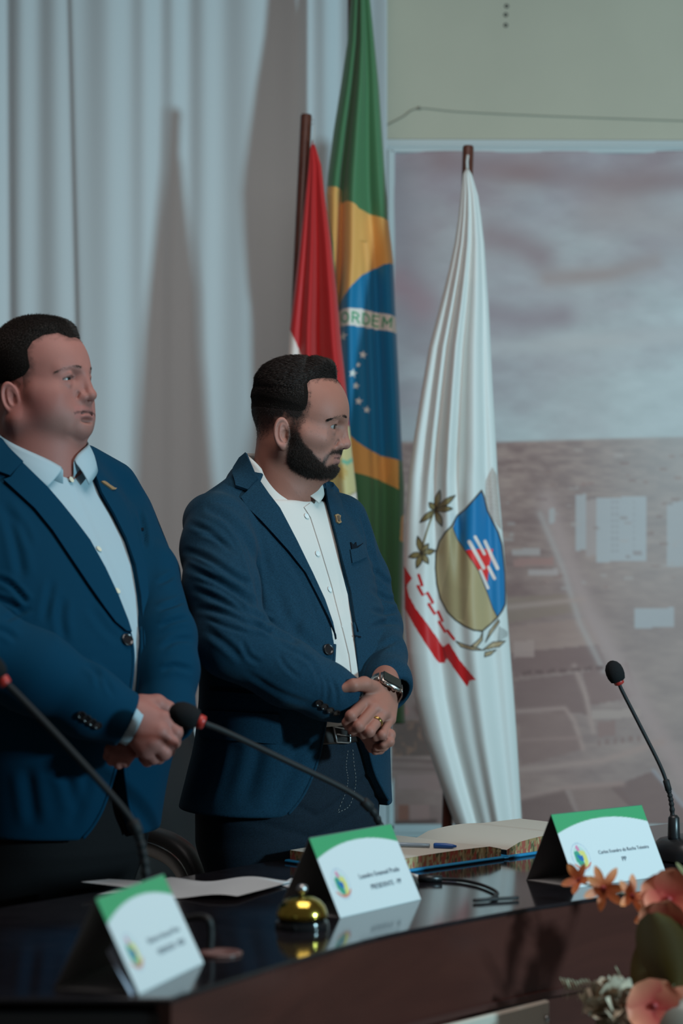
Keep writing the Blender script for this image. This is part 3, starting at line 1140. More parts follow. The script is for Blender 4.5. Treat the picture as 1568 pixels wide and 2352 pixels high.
V, F = slab(outline, ZT - 0.007, ZT, 0.0022)
o = obj('tabletop', V, F, M_top, tb, smooth=False)
inner = nearS + np.array([-0.001, 0.001])


def wallstrip(pts, z0, z1, th):
    n = len(pts)
    off = np.zeros_like(pts)
    for i in range(n):
        e = pts[min(i + 1, n - 1)] - pts[max(i - 1, 0)]
        q = np.array([-e[1], e[0]])
        off[i] = q / np.linalg.norm(q) * th
    rows = [(pts, z0), (pts, z1), (pts + off, z1), (pts + off, z0)]
    V = np.concatenate([np.column_stack([p, np.full(n, z)]) for p, z in rows])
    F = []
    for r in range(4):
        q = (r + 1) % 4
        for i in range(n - 1):
            F.append((r * n + i, r * n + i + 1, q * n + i + 1, q * n + i))
    F += [(0, n, 2 * n, 3 * n), (n - 1, 4 * n - 1, 3 * n - 1, 2 * n - 1)]
    return V, F


V, F = wallstrip(inner, 0.622, ZT - 0.0068, 0.022)
obj('front_panel', V, F, M_wood, tb, smooth=False)
V, F = wallstrip(inner + np.array([-0.03, 0.03]), 0.04, 0.63, 0.022)
obj('kick_panel', V, F, M_wood, tb, smooth=False)
V, F = wallstrip(inner + np.array([0.004, -0.004]), 0.614, 0.624, 0.03)
obj('ledge', V, F, M_trimw, tb, smooth=False)
V, F = box((-0.53, 2.742, 0.39), (0.64, 0.022, 0.70), None, 0.002)
obj('end_panel', V, F, mat('mahogany_in_shade', (0.010, 0.008, 0.008), 0.4), tb, smooth=False)  # near-black copy of the mahogany: the shade on this face put into its colour
V, F = wallstrip(farS[::-1] + np.array([0.05, -0.05]), 0.0, ZT - 0.034, -0.02)
obj('back_panel', V, F, M_wood, tb, smooth=False)
# pale notice panel on the table front
d0 = np.array(onplane(1000, 2360, 0.50)[:2])
u = np.array([0.66, 0.75])
u /= np.linalg.norm(u)
pan = thing('notice_panel', 'pale cream panel fixed to the front of the dark table', 'panel', (0.18, 3.30, 0.25))
a0 = np.array([0.030, 3.128])
L = 0.440
nrm = np.array([u[1], -u[0]])
u = np.array([0.295, 0.330]) / np.hypot(0.295, 0.330)
nrm = np.array([u[1], -u[0]])
cc = a0 + u * L / 2 + nrm * 0.004
V, F = box((cc[0], cc[1], 0.460), (L, 0.012, 0.304), rotz(math.atan2(u[1], u[0])), 0.003)
obj('board', V, F, mat('cream_board', (0.50, 0.44, 0.37), 0.5), pan, smooth=False)
for k in (-1, 1):
    c2 = cc + u * (L / 2 - 0.012) * k + nrm * 0.008
    V, F = lathe([(0.005, 0), (0.005, 0.002), (0.003, 0.003)], (c2[0], c2[1], 0.585), (nrm[0], nrm[1], 0), 10)
    obj('screw', V, F, M_steel, pan)

# ---------------------------------------------------------------- name cards
M_card = mat('printed_card', attr=True, rough=0.45, spec=0.4)
M_inner = mat('card_inside', (0.30, 0.285, 0.28), 0.8)
M_ink = mat('ink', (0.10, 0.13, 0.17), 0.7)
CW, CH_, CB = 0.2282, 0.1188, 0.0592


def card(x, y, yaw, label, lines, back_mat):
    L_ = np.array([math.cos(yaw), math.sin(yaw), 0])
    N_ = np.array([-math.sin(yaw), math.cos(yaw), 0])
    B = np.array([x, y, ZT])
    A = B + N_ * CB + np.array([0, 0, CH_])
    Bk = B + 2 * CB * N_
    t = thing('name_card', label, 'name card', tuple(B + N_ * CB + L_ * CW / 2), 'tent name cards on the table')
    nu, nv = 150, 80
    s, v = np.meshgrid(np.linspace(0, 1, nu), np.linspace(0, 1, nv))
    s, v = s.ravel(), v.ravel()
    up = (A - B)
    sl = np.linalg.norm(up)
    P = B + s[:, None] * L_ * CW + v[:, None] * up
    xs, ys = s * CW, (1 - v) * sl                                     # metres from the top left corner
    c = np.tile(np.array([0.64, 0.665, 0.67]), (len(s), 1))
    arc = sl * 0.115 + (xs - CW * 0.53) ** 2 / (2 * 0.36)
    c = paint(c, np.clip((arc - ys) / 0.0012 + 0.5, 0, 1) * (ys < sl * 0.36), (0.055, 0.31, 0.13))
    # small arms at the left
    ex, ey = xs - CW * 0.155, ys - sl * 0.61
    oval = (ex / 0.021) ** 2 + (ey / 0.025) ** 2
    c = paint(c, (np.abs(oval - 1) < 0.09) * 0.7, (0.40, 0.46, 0.55))
    c = paint(c, ((ex / 0.016) ** 2 + (ey / 0.020) ** 2 < 1) & (ey < 0.2), (0.50, 0.62, 0.56))
    c = paint(c, inpoly(ex, ey, [(-0.013, -0.010), (-0.003, -0.013), (0.002, 0.0), (0.006, 0.016), (-0.004, 0.018), (-0.014, 0.006)]), (0.05, 0.30, 0.20))
    c = paint(c, inpoly(ex, ey, [(-0.002, -0.012), (0.012, -0.010), (0.015, 0.004), (0.012, 0.018), (0.002, 0.020), (0.006, 0.004)]), (0.68, 0.60, 0.18))
    c = paint(c, inpoly(ex, ey, [(-0.009, -0.004), (0.006, -0.003), (0.004, 0.008), (-0.003, 0.006)]), (0.02, 0.13, 0.38))
    c = paint(c, inpoly(ex, ey, [(-0.006, -0.020), (0.000, -0.022), (0.003, -0.012), (-0.004, -0.012)]), (0.66, 0.22, 0.36))
    d_ = np.abs(np.hypot(ex, ey + 0.004) - 0.024)
    c = paint(c, (d_ < 0.002) & (ey > 0.010), (0.62, 0.22, 0.16))
    o = obj('front_face', P, grid_faces(nu, nv), M_card, t, smooth=False, colors=c)
    so = o.modifiers.new('thickness', 'SOLIDIFY')
    so.thickness = 0.0006
    so.offset = -1
    # back leaf and folded base
    th = 0.0008
    V = [A, A + L_ * CW, Bk + L_ * CW, Bk, A - N_ * th, A + L_ * CW - N_ * th, Bk + L_ * CW - N_ * th, Bk - N_ * th]
    F = [(0, 1, 2, 3), (7, 6, 5, 4), (0, 4, 5, 1), (1, 5, 6, 2), (2, 6, 7, 3), (3, 7, 4, 0)]
    obj('back_face', V, F, back_mat, t, smooth=False)
    V, F = box(B + N_ * CB + L_ * CW / 2 + np.array([0, 0, 0.0008]), (CW, 2 * CB - 0.004, 0.0008), rotz(yaw))
    obj('base_fold', V, F, M_inner, t, smooth=False)
    # lettering
    nf = np.cross(L_, up / sl)
    for (tx, h, cx_, cy_) in lines:
        cu = bpy.data.curves.new('lettering', 'FONT')
        cu.body = tx
        cu.size = h
        cu.align_x = 'CENTER'
        tmp = bpy.data.objects.new('tmp', cu)
        me = bpy.data.meshes.new_from_object(tmp)
        bpy.data.objects.remove(tmp)
        q = np.empty(len(me.vertices) * 3)
        me.vertices.foreach_get('co', q)
        q = q.reshape(-1, 3)
        fs = [tuple(p.vertices) for p in me.polygons]
        bpy.data.meshes.remove(me)
        P = B + L_ * (CW * cx_) + (up / sl) * (sl * (1 - cy_)) + q[:, :1] * L_ + q[:, 1:2] * up / sl + nf * 0.0009
        obj('lettering', P, fs, M_ink, t, smooth=False)


card(-0.2547, 2.7424, 1.2701, 'green and white name card nearest the left end, most turned away', [('Roberto Antunes Pires', 0.0118, 0.63, 0.60), ('VEREADOR - MDB', 0.0118, 0.66, 0.74)], M_inner)
card(-0.0018, 3.338, 0.9601, 'green and white name card behind the brass bell', [('Leandro Emanuel Prado', 0.0118, 0.63, 0.60), ('PRESIDENTE - PP', 0.0118, 0.66, 0.75)], M_inner)
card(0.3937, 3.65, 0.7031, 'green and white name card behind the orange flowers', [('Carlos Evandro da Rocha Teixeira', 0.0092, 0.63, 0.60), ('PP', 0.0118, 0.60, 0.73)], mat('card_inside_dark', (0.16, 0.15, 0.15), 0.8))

# folded slip under the left card
sl_ = thing('paper_slip', 'small white folded slip standing under the left name card', 'paper', tuple(onplane(280, 2275, ZT)))
a = onplane(262, 2262, ZT)
Y = a[1] + 0.06
pts = [W(248, 2180, Y), W(280, 2148, Y + 0.01), W(282, 2262, Y - 0.05), W(256, 2190, Y - 0.02)]
p0, p1 = onplane(300, 2285, ZT + 0.0005), onplane(340, 2268, ZT + 0.0005)
V = [p0, p1, W(274, 2150, p0[1] + 0.05), W(246, 2186, p0[1] + 0.02), p0 + (0.001, 0.001, 0), p1 + (0.001, 0.001, 0), W(275, 2150, p0[1] + 0.052), W(247, 2186, p0[1] + 0.022)]
F = [(0, 1, 2, 3), (7, 6, 5, 4), (0, 4, 5, 1), (1, 5, 6, 2), (2, 6, 7, 3), (3, 7, 4, 0)]
obj('leaf', V, F, mat('bluish_paper', (0.50, 0.55, 0.66), 0.7), sl_, smooth=False)

# ---------------------------------------------------------------- loose sheets
M_paper = mat('white_paper', (0.56, 0.60, 0.62), 0.7)


def sheet(name, corners, label, lift, n=(40, 14), group=None, z=ZT):
    c = [onplane(x, y, z) for x, y in corners]                        # nl, nr, fr, fl
    s, v = np.meshgrid(np.linspace(0, 1, n[0]), np.linspace(0, 1, n[1]))
    s, v = s.ravel()[:, None], v.ravel()[:, None]
    P = (c[0] * (1 - s) + c[1] * s) * (1 - v) + (c[3] * (1 - s) + c[2] * s) * v
    P[:, 2] = z + 0.0012 + lift(s[:, 0], v[:, 0])
    t = thing('paper_sheet', label, 'paper', tuple(P.mean(0) * [1, 1, 0] + [0, 0, z]), group)
    o = obj('leaf', P, grid_faces(*n), M_paper, t)
    so = o.modifiers.new('thickness', 'SOLIDIFY')
    so.thickness = 0.0004
    return t


sheet('s', [(222, 2062), (545, 2068), (672, 2030), (392, 2026)], 'wavy white paper sheet lying behind the left name card', lambda s, v: 0.004 * (1 + np.sin(s * 9 + v * 2)) + 0.004 * s * v)
sheet('s', [(186, 2052), (330, 2058), (380, 2042), (250, 2034)], 'white paper sheet with its corner poking out left of the left card', lambda s, v: 0.010 + 0.0 * s + 0.008 * (1 - s) * (1 - v))
sheet('s', [(640, 2034), (700, 2052), (745, 2034), (668, 2018)], 'white paper sheet corner between the bell and the centre card', lambda s, v: 0.001 * s)

# ---------------------------------------------------------------- brass call bell
M_brass = mat('polished_brass', (0.62, 0.44, 0.08), 0.16, metal=1.0)
M_black = mat('black_plastic', (0.012, 0.012, 0.013), 0.35)
M_gloss = mat('glossy_black', (0.010, 0.010, 0.011), 0.12)
b0 = onplane(692, 2142, ZT)
b0[1] += 0.042
sb = b0[1] / FPX
bl = thing('call_bell', 'round brass call bell on a black base in front of the centre card', 'bell', tuple(b0))
V, F = lathe([(0.040, 0), (0.041, 0.003), (0.039, 0.010), (0.034, 0.013), (0.030, 0.014)], b0, (0, 0, 1), 40)
obj('base', V, F, M_gloss, bl, angle=40)
pr = [(0.0375, 0.016), (0.0385, 0.017), (0.0375, 0.024), (0.034, 0.033), (0.027, 0.041), (0.017, 0.046), (0.006, 0.048)]
V, F = lathe([(0.036, 0.018)] + pr, b0, (0, 0, 1), 48)
obj('dome', V, F, M_brass, bl, angle=60)
V, F = lathe([(0.004, 0.047), (0.004, 0.053), (0.0075, 0.054), (0.0085, 0.058), (0.007, 0.063), (0.003, 0.065)], b0, (0, 0, 1), 20)
obj('plunger', V, F, M_steel, bl)

# ---------------------------------------------------------------- open ledger and pen
bA = onplane(876, 2012, ZT)
lang = math.radians(44)
U = np.array([math.cos(lang), math.sin(lang), 0])
Vv = np.array([-math.sin(lang), math.cos(lang), 0])
PW, PH = 0.315, 0.235
lg = thing('ledger_book', 'large open ledger with blue cover and marbled page edges behind the centre card', 'book', tuple(bA + U * PW))
M_cover = mat('blue_bookcloth', (0.012, 0.20, 0.40), 0.5)
M_page = mat('ivory_pages', (0.56, 0.53, 0.46), 0.75)
M_marble = mat('marbled_edge', attr=True, rough=0.6)


def half(x0, x1, prof, name):
    """a page block between x0 and x1 along U with the given top profile"""
    n, m = 26, 10
    xs = np.linspace(0, 1, n)
    top = []
    for v in np.linspace(0, 1, m):
        for s in xs:
            top.append(bA + U * (x0 + (x1 - x0) * s) + Vv * PH * v + np.array([0, 0, 0.006 + prof(s)]))
    top = np.array(top)
    obj(name, top, grid_faces(n, m), M_page, lg)
    # marbled edges: front, and the outer end
    def edge(P, k):
        q = 8
        rows = []
        cols = []
        for i in range(q):
            f_ = i / (q - 1)
            r = P.copy()
            r[:, 2] = (ZT + 0.006) * (1 - f_) + P[:, 2] * f_
            rows.append(r)
        R_ = np.concatenate(rows)
        tt = np.tile(np.arange(len(P)), q)
        zz = np.repeat(np.arange(q), len(P))
        nz = fbm(tt * 0.55 + k, zz * 0.16 + k, 11 + k, 3)
        nz2 = vnoise(tt * 0.9 + 7, zz * 0.2, 3 + k)
        c = np.tile(np.array([0.33, 0.20, 0.085]), (len(R_), 1))
        c = paint(c, nz > 0.56, (0.36, 0.075, 0.045))
        c = paint(c, nz < 0.40, (0.10, 0.09, 0.035))
        c = paint(c, nz2 > 0.74, (0.45, 0.36, 0.18))
        obj('marbled_edge', R_, grid_faces(len(P), q), M_marble, lg, smooth=False, colors=c)
    fine = np.linspace(0, 1, 120)
    edge(np.array([bA + U * (x0 + (x1 - x0) * s) + np.array([0, 0, 0.006 + prof(s)]) for s in fine]), 1 if x0 < 0.1 else 2)
    e = 0.0 if x0 < 0.1 else 1.0
    edge(np.array([bA + U * (x0 + (x1 - x0) * e) + Vv * PH * v + np.array([0, 0, 0.006 + prof(e)]) for v in np.linspace(1, 0, 90)]), 4)


half(0.0, PW - 0.004, lambda s: 0.017 + 0.004 * math.sin(s * 3.0) + 0.004 * max(0, s - 0.5) - 0.012 * max(0, s - 0.9) * 5, 'left_pages')
half(PW + 0.012, 2 * PW, lambda s: 0.017 + 0.010 * math.sin(min(1, s * 1.6) * 2.4) - 0.012 * max(0, 0.12 - s) * 5, 'right_pages')
parts = []
for x0, x1, tilt in ((-0.008, PW - 0.002, 0.0), (PW + 0.010, 2 * PW + 0.008, 0.0)):
    parts.append(box(bA + U * (x0 + x1) / 2 + Vv * PH / 2 + np.array([0, 0, 0.0032]), (x1 - x0, PH + 0.016, 0.0055), rotz(lang), 0.002))
V, F = parts[0]
obj('cover', V, F, M_cover, lg, smooth=False)
V, F = parts[1]
obj('cover', V, F, M_cover, lg, smooth=False)
V, F = box(bA + U * (PW + 0.004) + Vv * PH / 2 + np.array([0, 0, 0.002]), (0.012, PH + 0.016, 0.003), rotz(lang), 0.001)
obj('spine', V, F, M_cover, lg, smooth=False)
pz = ZT + 0.006 + 0.026
p1 = onplane(1048, 1944, pz)
p0 = onplane(880, 1938, pz)
d = (p1 - p0) / np.linalg.norm(p1 - p0)
pn = thing('pen', 'ballpoint pen with a blue cap lying across the open ledger', 'pen', tuple(p0))
V, F = lathe([(0.0035, 0), (0.0038, 0.004), (0.0038, np.linalg.norm(p1 - p0) - 0.05)], p0, d, 12)
obj('barrel', V, F, mat('clear_grey_barrel', (0.25, 0.27, 0.30), 0.25), pn)
V, F = lathe([(0.0045, 0), (0.0052, 0.003), (0.0052, 0.022), (0.0040, 0.034), (0.0018, 0.042)], p1 - d * 0.042, d, 14)
obj('cap', V, F, mat('blue_cap', (0.01, 0.085, 0.33), 0.35), pn)

# cable and grommet things on the table
M_rubber = mat('black_rubber', (0.012, 0.012, 0.013), 0.6)
g0 = onplane(506, 2192, ZT)
gr = thing('cable_grommet', 'reddish brown cable grommet set in the table beside the left card', 'grommet', tuple(g0))
V, F = lathe([(0.030, 0.0005), (0.031, 0.002), (0.029, 0.004), (0.020, 0.003), (0.018, 0.0006)], g0, (0, 0, 1), 32)
obj('ring', V, F, mat('rosy_plastic', (0.16, 0.075, 0.065), 0.3), gr)
c0 = onplane(482, 2185, ZT)
ck = thing('cable', 'black cable rising from the grommet and bending left behind the card', 'cable', tuple(c0))
V, F = tube(smoothpath([c0 + (0, 0, 0.002), W(484, 2140, c0[1]), W(478, 2112, c0[1]), W(455, 2106, c0[1] + 0.02), W(425, 2112, c0[1] + 0.03), W(380, 2120, c0[1] + 0.05)], 30), 0.0052, 8)
obj('wire', V, F, M_rubber, ck)
q0 = onplane(950, 2016, ZT)
ck = thing('cable', 'black cable with a pale plug lying between centre and right cards', 'cable', tuple(q0))
pts = [onplane(x, y, ZT + 0.004) for x, y in ((965, 2018), (1000, 2018), (1060, 2022), (1110, 2034), (1142, 2052), (1120, 2066), (1090, 2068), (1190, 2062))]
V, F = tube(smoothpath(pts, 60), 0.0030, 8)
obj('wire', V, F, M_rubber, ck)
V, F = tube([onplane(960, 2018, ZT + 0.006), onplane(1015, 2018, ZT + 0.006)], [0.0065, 0.0055], 10)
obj('plug', V, F, M_black, ck)
V, F = tube([onplane(944, 2013, ZT + 0.006), onplane(962, 2018, ZT + 0.006)], 0.006, 10)
obj('plug_tip', V, F, mat('pale_plug', (0.6, 0.6, 0.58), 0.4), ck)

# ---------------------------------------------------------------- gooseneck microphones
M_foam = mat('mic_foam', (0.014, 0.014, 0.015), 0.95, 0.1, bump=(900, 0.9, 0.0015))
M_red = mat('red_ring', (0.42, 0.025, 0.018), 0.4)
M_stem = mat('mic_stem', (0.016, 0.016, 0.017), 0.6, 0.25)


def mic(label, head, ring, pts, Y, basepos, hr, base='round', rs=0.0038, joint=None):
    h, r = W(*head, Y), W(*ring, Y)
    ax = (h - r) / np.linalg.norm(h - r)
    t = thing('gooseneck_microphone', label, 'microphone', tuple(basepos), 'gooseneck microphones on the table')
    ln = hr * 1.28
    V, F = lathe([(hr * 0.45, -ln * 0.95), (hr * 0.8, -ln * 0.8), (hr * 0.97, -ln * 0.4), (hr, 0), (hr * 0.92, ln * 0.4), (hr * 0.66, ln * 0.75), (hr * 0.3, ln * 0.95), (hr * 0.05, ln)], h, ax, 24)
    obj('windscreen', V, F, M_foam, t)
    V, F = lathe([(rs * 1.5, -0.007), (hr * 0.55, -0.005), (hr * 0.58, 0.004), (hr * 0.4, 0.006)], r, ax, 20)
    obj('light_ring', V, F, M_red, t)
    P = [r - ax * 0.004] + [W(x, y, Y + dy) for x, y, dy in pts] + [basepos + np.array([0, 0, 0.03])]
    P = smoothpath(P, 60)
    rad = np.full(60, rs)
    cut = int(60 * (joint or 0.7))
    V, F = tube(P[:cut + 1], rad[:cut + 1], 10)
    obj('stem', V, F, M_stem, t)
    rib = rs * (1.25 + 0.16 * np.sin(np.linspace(0, 60, 90)))
    Pf = np.stack([np.interp(np.linspace(cut, 59, 90), np.arange(60), P[:, i]) for i in range(3)], 1)
    V, F = tube(Pf, rib, 10)
    obj('flexible_neck', V, F, M_stem, t)
    V, F = lathe([(rs * 1.2, -0.011), (rs * 1.7, -0.009), (rs * 1.7, 0.009), (rs * 1.2, 0.011)], P[cut], P[cut - 2] - P[cut + 2] if cut < 57 else (0, 0, 1), 14)
    obj('collar', V, F, M_stem, t)
    if base == 'round':
        V, F = lathe([(0.055, 0), (0.056, 0.006), (0.052, 0.016), (0.035, 0.024), (0.012, 0.027), (0.009, 0.05), (0.006, 0.055)], basepos, (0, 0, 1), 30)
        obj('base', V, F, M_black, t, angle=50)
    else:
        V1, F1 = lathe([(0.006, 0.085), (0.0105, 0.080), (0.0115, 0.045), (0.010, 0.036)], basepos, (0, 0, 1), 16)
        obj('socket', V1, F1, M_black, t)
        s_, u_ = [], []
        n = 26
        prof = [(0.80, 0.0), (1.0, 0.004), (1.0, 0.016), (0.94, 0.030), (0.80, 0.040), (0.45, 0.046)]
        V = []
        for k, z in prof:
            for i in range(n):
                a = 2 * math.pi * i / n
                ca, sa = math.cos(a), math.sin(a)
                x = 0.085 * k * math.copysign(abs(ca) ** 0.6, ca) + 0.055
                y = 0.062 * k * math.copysign(abs(sa) ** 0.6, sa) - 0.005
                V.append(basepos + np.array([x * 0.8 - y * 0.6, x * 0.6 + y * 0.8, z]))
        F = []
        for r_ in range(len(prof) - 1):
            for i in range(n):
                F.append((r_ * n + i, r_ * n + (i + 1) % n, (r_ + 1) * n + (i + 1) % n, (r_ + 1) * n + i))
        F += [tuple(range(n))[::-1], tuple(range((len(prof) - 1) * n, len(prof) * n))]
        obj('base', np.array(V), F, M_black, t, angle=50)


bp = onplane(345, 2150, ZT)
mic('black gooseneck microphone at the left end, its windscreen cut by the frame', (-16, 1532), (8, 1564), [(40, 1595, 0.0), (150, 1710, 0.0), (286, 1862, 0.0), (318, 1920, 0.0), (331, 1975, 0.0), (338, 2040, 0.0)], bp[1], bp, 0.0165, rs=0.0052, joint=0.5)
bp = W(886, 2038, 3.66)
bp[2] = ZT
mic('black gooseneck microphone crossing the front of the lighter blue jacket', (424, 1642), (461, 1658), [(520, 1682, 0.02), (650, 1744, 0.06), (790, 1812, 0.11), (846, 1852, 0.13), (874, 1900, 0.15), (886, 1960, 0.16)], 3.50, bp, 0.0205, rs=0.0050, joint=0.56)
bp = onplane(1545, 1978, ZT)
bp = W(1547, 1978, 3.98)
bp[2] = ZT
mic('black gooseneck microphone at the right in front of the city banner', (1411, 1543), (1420, 1565), [(1428, 1586, 0.0), (1470, 1668, 0.0), (1517, 1762, 0.0), (1535, 1815, 0.0), (1543, 1860, 0.0)], bp[1], bp, 0.0168, base='console', rs=0.0036, joint=0.62)

# ---------------------------------------------------------------- flowers in a tall floor vase
M_petal = mat('orange_petal', attr=True, rough=0.55, sss=0.0, bump=(200, 0.2, 0.001))
M_leafm = mat('olive_leaf', attr=True, rough=0.45)
M_stemg = mat('flower_stem', (0.10, 0.075, 0.025), 0.7)
M_dry = mat('dried_bloom', (0.46, 0.37, 0.27), 0.85, noise=(80, 0.3))
YFW = 3.30
fx = W(1560, 2352, YFW)
vs = thing('flower_vase', 'tall vase of orange silk flowers with dried blooms at the right front corner', 'flowers', (fx[0] + 0.02, YFW, 0))
V, F = lathe([(0.10, 0), (0.105, 0.01), (0.07, 0.03), (0.05, 0.15), (0.055, 0.35), (0.085, 0.55), (0.095, 0.62), (0.075, 0.66), (0.07, 0.66), (0.07, 0.62)], (fx[0] + 0.02, YFW, 0), (0, 0, 1), 36)
obj('vase', V, F, mat('vase_glaze', (0.25, 0.22, 0.18), 0.3), vs)
mouth = np.array([fx[0] + 0.02, YFW, 0.63])


def petal(c, d, side, ln, w, curl, n=7):
    d = np.asarray(d, float) / np.linalg.norm(d)
    side = np.asarray(side, float)
    side -= d * (side @ d)
    side /= np.linalg.norm(side) + 1e-9
    up = np.cross(d, side)
    V, s_ = [], []
    for i in range(n):
        t = i / (n - 1)
        wd = w * (0.18 + 1.0 * math.sin(math.pi * min(1, t * 0.92 + 0.04)) ** 0.7) * (1 if t < 0.98 else 0.5)
        for k in (-1, -0.5, 0, 0.5, 1):
            V.append(c + d * ln * t + up * (curl * t * t * ln + 0.12 * w * k * k) + side * wd * k)
            s_.append(t)
    return np.array(V), grid_faces(5, n), np.array(s_)


def flower(c, nrm, r, cols, k=5, spread=0.35, wid=0.45):
    r = r * 1.10
    Rm = frame(nrm)
    body = None
    for i in range(k):
        a = 2 * math.pi * i / k + rng.uniform(-0.2, 0.2)
        d = Rm @ np.array([math.cos(a), math.sin(a), spread])
        sd = Rm @ np.array([-math.sin(a), math.cos(a), 0])
        V, F, s_ = petal(np.array(c), d, sd, r * rng.uniform(0.85, 1.1), r * wid, rng.uniform(-0.35, 0.1))
        m = s_[:, None]
        cl = np.array(cols[0]) * (1 - m) + np.array(cols[1]) * m
        if body is None:
            body = obj('flower', V, F, M_petal, vs, colors=cl)
        else:
            obj('petal', V, F, M_petal, body, colors=cl)
    V, F = lathe([(r * 0.05, -r * 0.1), (r * 0.13, 0), (r * 0.10, r * 0.12), (r * 0.03, r * 0.18)], c, nrm, 10)
    obj('flower_centre', V, F, mat('flower_heart', (0.30, 0.03, 0.03), 0.6), body)


ORG = ((0.50, 0.075, 0.02), (0.62, 0.20, 0.055))
PNK = ((0.46, 0.025, 0.03), (0.70, 0.24, 0.13))
for (x, y, dy, r, cols, nr, k, sp, wd) in (
        (1330, 2022, 0.08, 0.028, ORG, (-0.6, -0.6, 0.5), 5, 0.5, 0.20), (1384, 2040, 0.05, 0.036, ORG, (0.1, -0.9, 0.1), 7, 0.3, 0.15), (1450, 2058, 0.03, 0.030, ORG, (0.3, -0.7, 0.3), 5, 0.3, 0.18),
        (1536, 2066, 0.0, 0.040, PNK, (-0.3, -0.9, 0.3), 5, 0.3, 0.55), (1530, 2130, -0.02, 0.040, PNK, (-0.4, -0.9, 0.0), 5, 0.35, 0.55), (1568, 2180, 0.02, 0.042, PNK, (0, -1, 0.1), 5, 0.3, 0.5),
        (1512, 2170, 0.03, 0.024, ORG, (-0.7, -0.6, -0.1), 4, 0.4, 0.3), (1502, 2310, -0.06, 0.044, PNK, (-0.2, -0.95, 0.2), 5, 0.3, 0.55), (1560, 2330, -0.05, 0.040, PNK, (0.2, -0.95, 0.2), 5, 0.3, 0.55),
        (1572, 2255, 0.0, 0.044, ORG, (0, -1, 0), 5, 0.4, 0.5), (1590, 2100, 0.05, 0.04, ORG, (0, -1, 0.2), 5, 0.3, 0.5), (1545, 2225, 0.03, 0.034, PNK, (-0.3, -0.9, 0.1), 5, 0.35, 0.45), (1495, 2100, 0.06, 0.026, ORG, (-0.6, -0.7, 0.2), 5, 0.4, 0.24), (1520, 2262, 0.03, 0.028, ORG, (-0.4, -0.8, -0.1), 5, 0.4, 0.24), (1470, 2345, -0.03, 0.034, ORG, (-0.4, -0.8, 0.3), 5, 0.4, 0.4)):
    c = W(x, y, YFW + dy)
    flower(c, nr, r, cols, k, sp, wd)
    b_ = c - np.asarray(nr) * 0.012
    mid = (b_ + mouth) / 2 + np.array([0.03, 0.01, 0.06])
    V, F = tube(smoothpath([b_, b_ * 0.7 + mid * 0.3, mid, mouth], 14), 0.0016, 6)
    obj('stem', V, F, M_stemg, vs)
# long strap leaves, olive with pale ribs
for (x, y, dx, dz, w, dy) in ((1470, 2230, 0.035, 0.062, 0.030, 0.0), (1545, 2215, -0.015, 0.07, 0.028, -0.03)):
    base = W(x, y + 60, YFW + dy)
    V, F, s_ = petal(base, (dx, -0.01, dz), (1, -0.3, -0.2), 0.135, w * 1.25, -0.25, 12)
    kk = np.tile(np.array([-1, -0.5, 0, 0.5, 1.0]), 12)
    cl = np.tile(np.array([0.13, 0.078, 0.014]), (len(V), 1))
    cl = paint(cl, (np.abs(kk) == 0.5) * 0.35, (0.18, 0.16, 0.09))
    obj('leaf', V, F, M_leafm, vs, colors=cl)
    V, F = tube(smoothpath([base, (base + mouth) / 2, mouth], 8), 0.002, 6)
    obj('stem', V, F, M_stemg, vs)
# dried pale bloom and sprigs
c = W(1412, 2312, YFW - 0.02)
parts = []
for k in range(70):
    d = rng.normal(size=3)
    d /= np.linalg.norm(d)
    V, F, s_ = petal(c + d * 0.016, d + rng.normal(size=3) * 0.3, rng.normal(size=3), 0.032, 0.011, rng.uniform(-0.5, 0.5), 4)
    parts.append((V, F))
V, F = join(parts)
obj('dried_bloom', V, F, M_dry, vs, kind='stuff')
V, F = tube(smoothpath([c, (c + mouth) / 2 + [0, 0, -0.02], mouth], 8), 0.002, 6)
obj('stem', V, F, M_stemg, vs)
M_sprig = mat('pale_sprig', (0.40, 0.37, 0.24), 0.8)
for (pts, dy) in (([(1420, 2290), (1370, 2272), (1330, 2272), (1298, 2270)], 0.02), ([(1440, 2290), (1432, 2262), (1425, 2244)], 0.03), ([(1410, 2300), (1368, 2296), (1340, 2306)], 0.0)):
    P = smoothpath([W(x, y, YFW + dy) for x, y in pts], 16)
    V, F = tube(P, 0.0011, 6)
    sp_ = obj('sprig', V, F, M_sprig, vs)
    for i in range(2, 16):
        for sg in (-1, 1):
            V, F, s_ = petal(P[i], (-0.3, rng.uniform(-0.6, 0.6), sg * 0.9), (0.2, 1, 0.1), 0.018, 0.0042, 0.1, 4)
            obj('bract', V, F, M_sprig, sp_)
# leaf tips at the right edge above the card
for k, (x, y) in enumerate(((1560, 1996), (1572, 2016))):
    V, F, s_ = petal(W(x + 20, y + 20, YFW + 0.1), (-0.5, 0, 0.8), (0.4, 1, 0.2), 0.03, 0.008, 0.1, 8)
    obj('leaf', V, F, M_leafm, vs, colors=np.tile(np.array([0.16, 0.15, 0.07]), (len(V), 1)))
    V, F = tube(smoothpath([W(x + 20, y + 20, YFW + 0.1), (W(x + 20, y + 20, YFW + 0.1) + mouth) / 2, mouth], 8), 0.0014, 6)
    obj('stem', V, F, M_stemg, vs)

# ---------------------------------------------------------------- chairs
M_leather = mat('black_leather', (0.014, 0.014, 0.015), 0.42, 0.5, bump=(120, 0.15, 0.0015))
M_chrome = mat('satin_chrome', (0.60, 0.57, 0.53), 0.32, 0.8, metal=0.1)


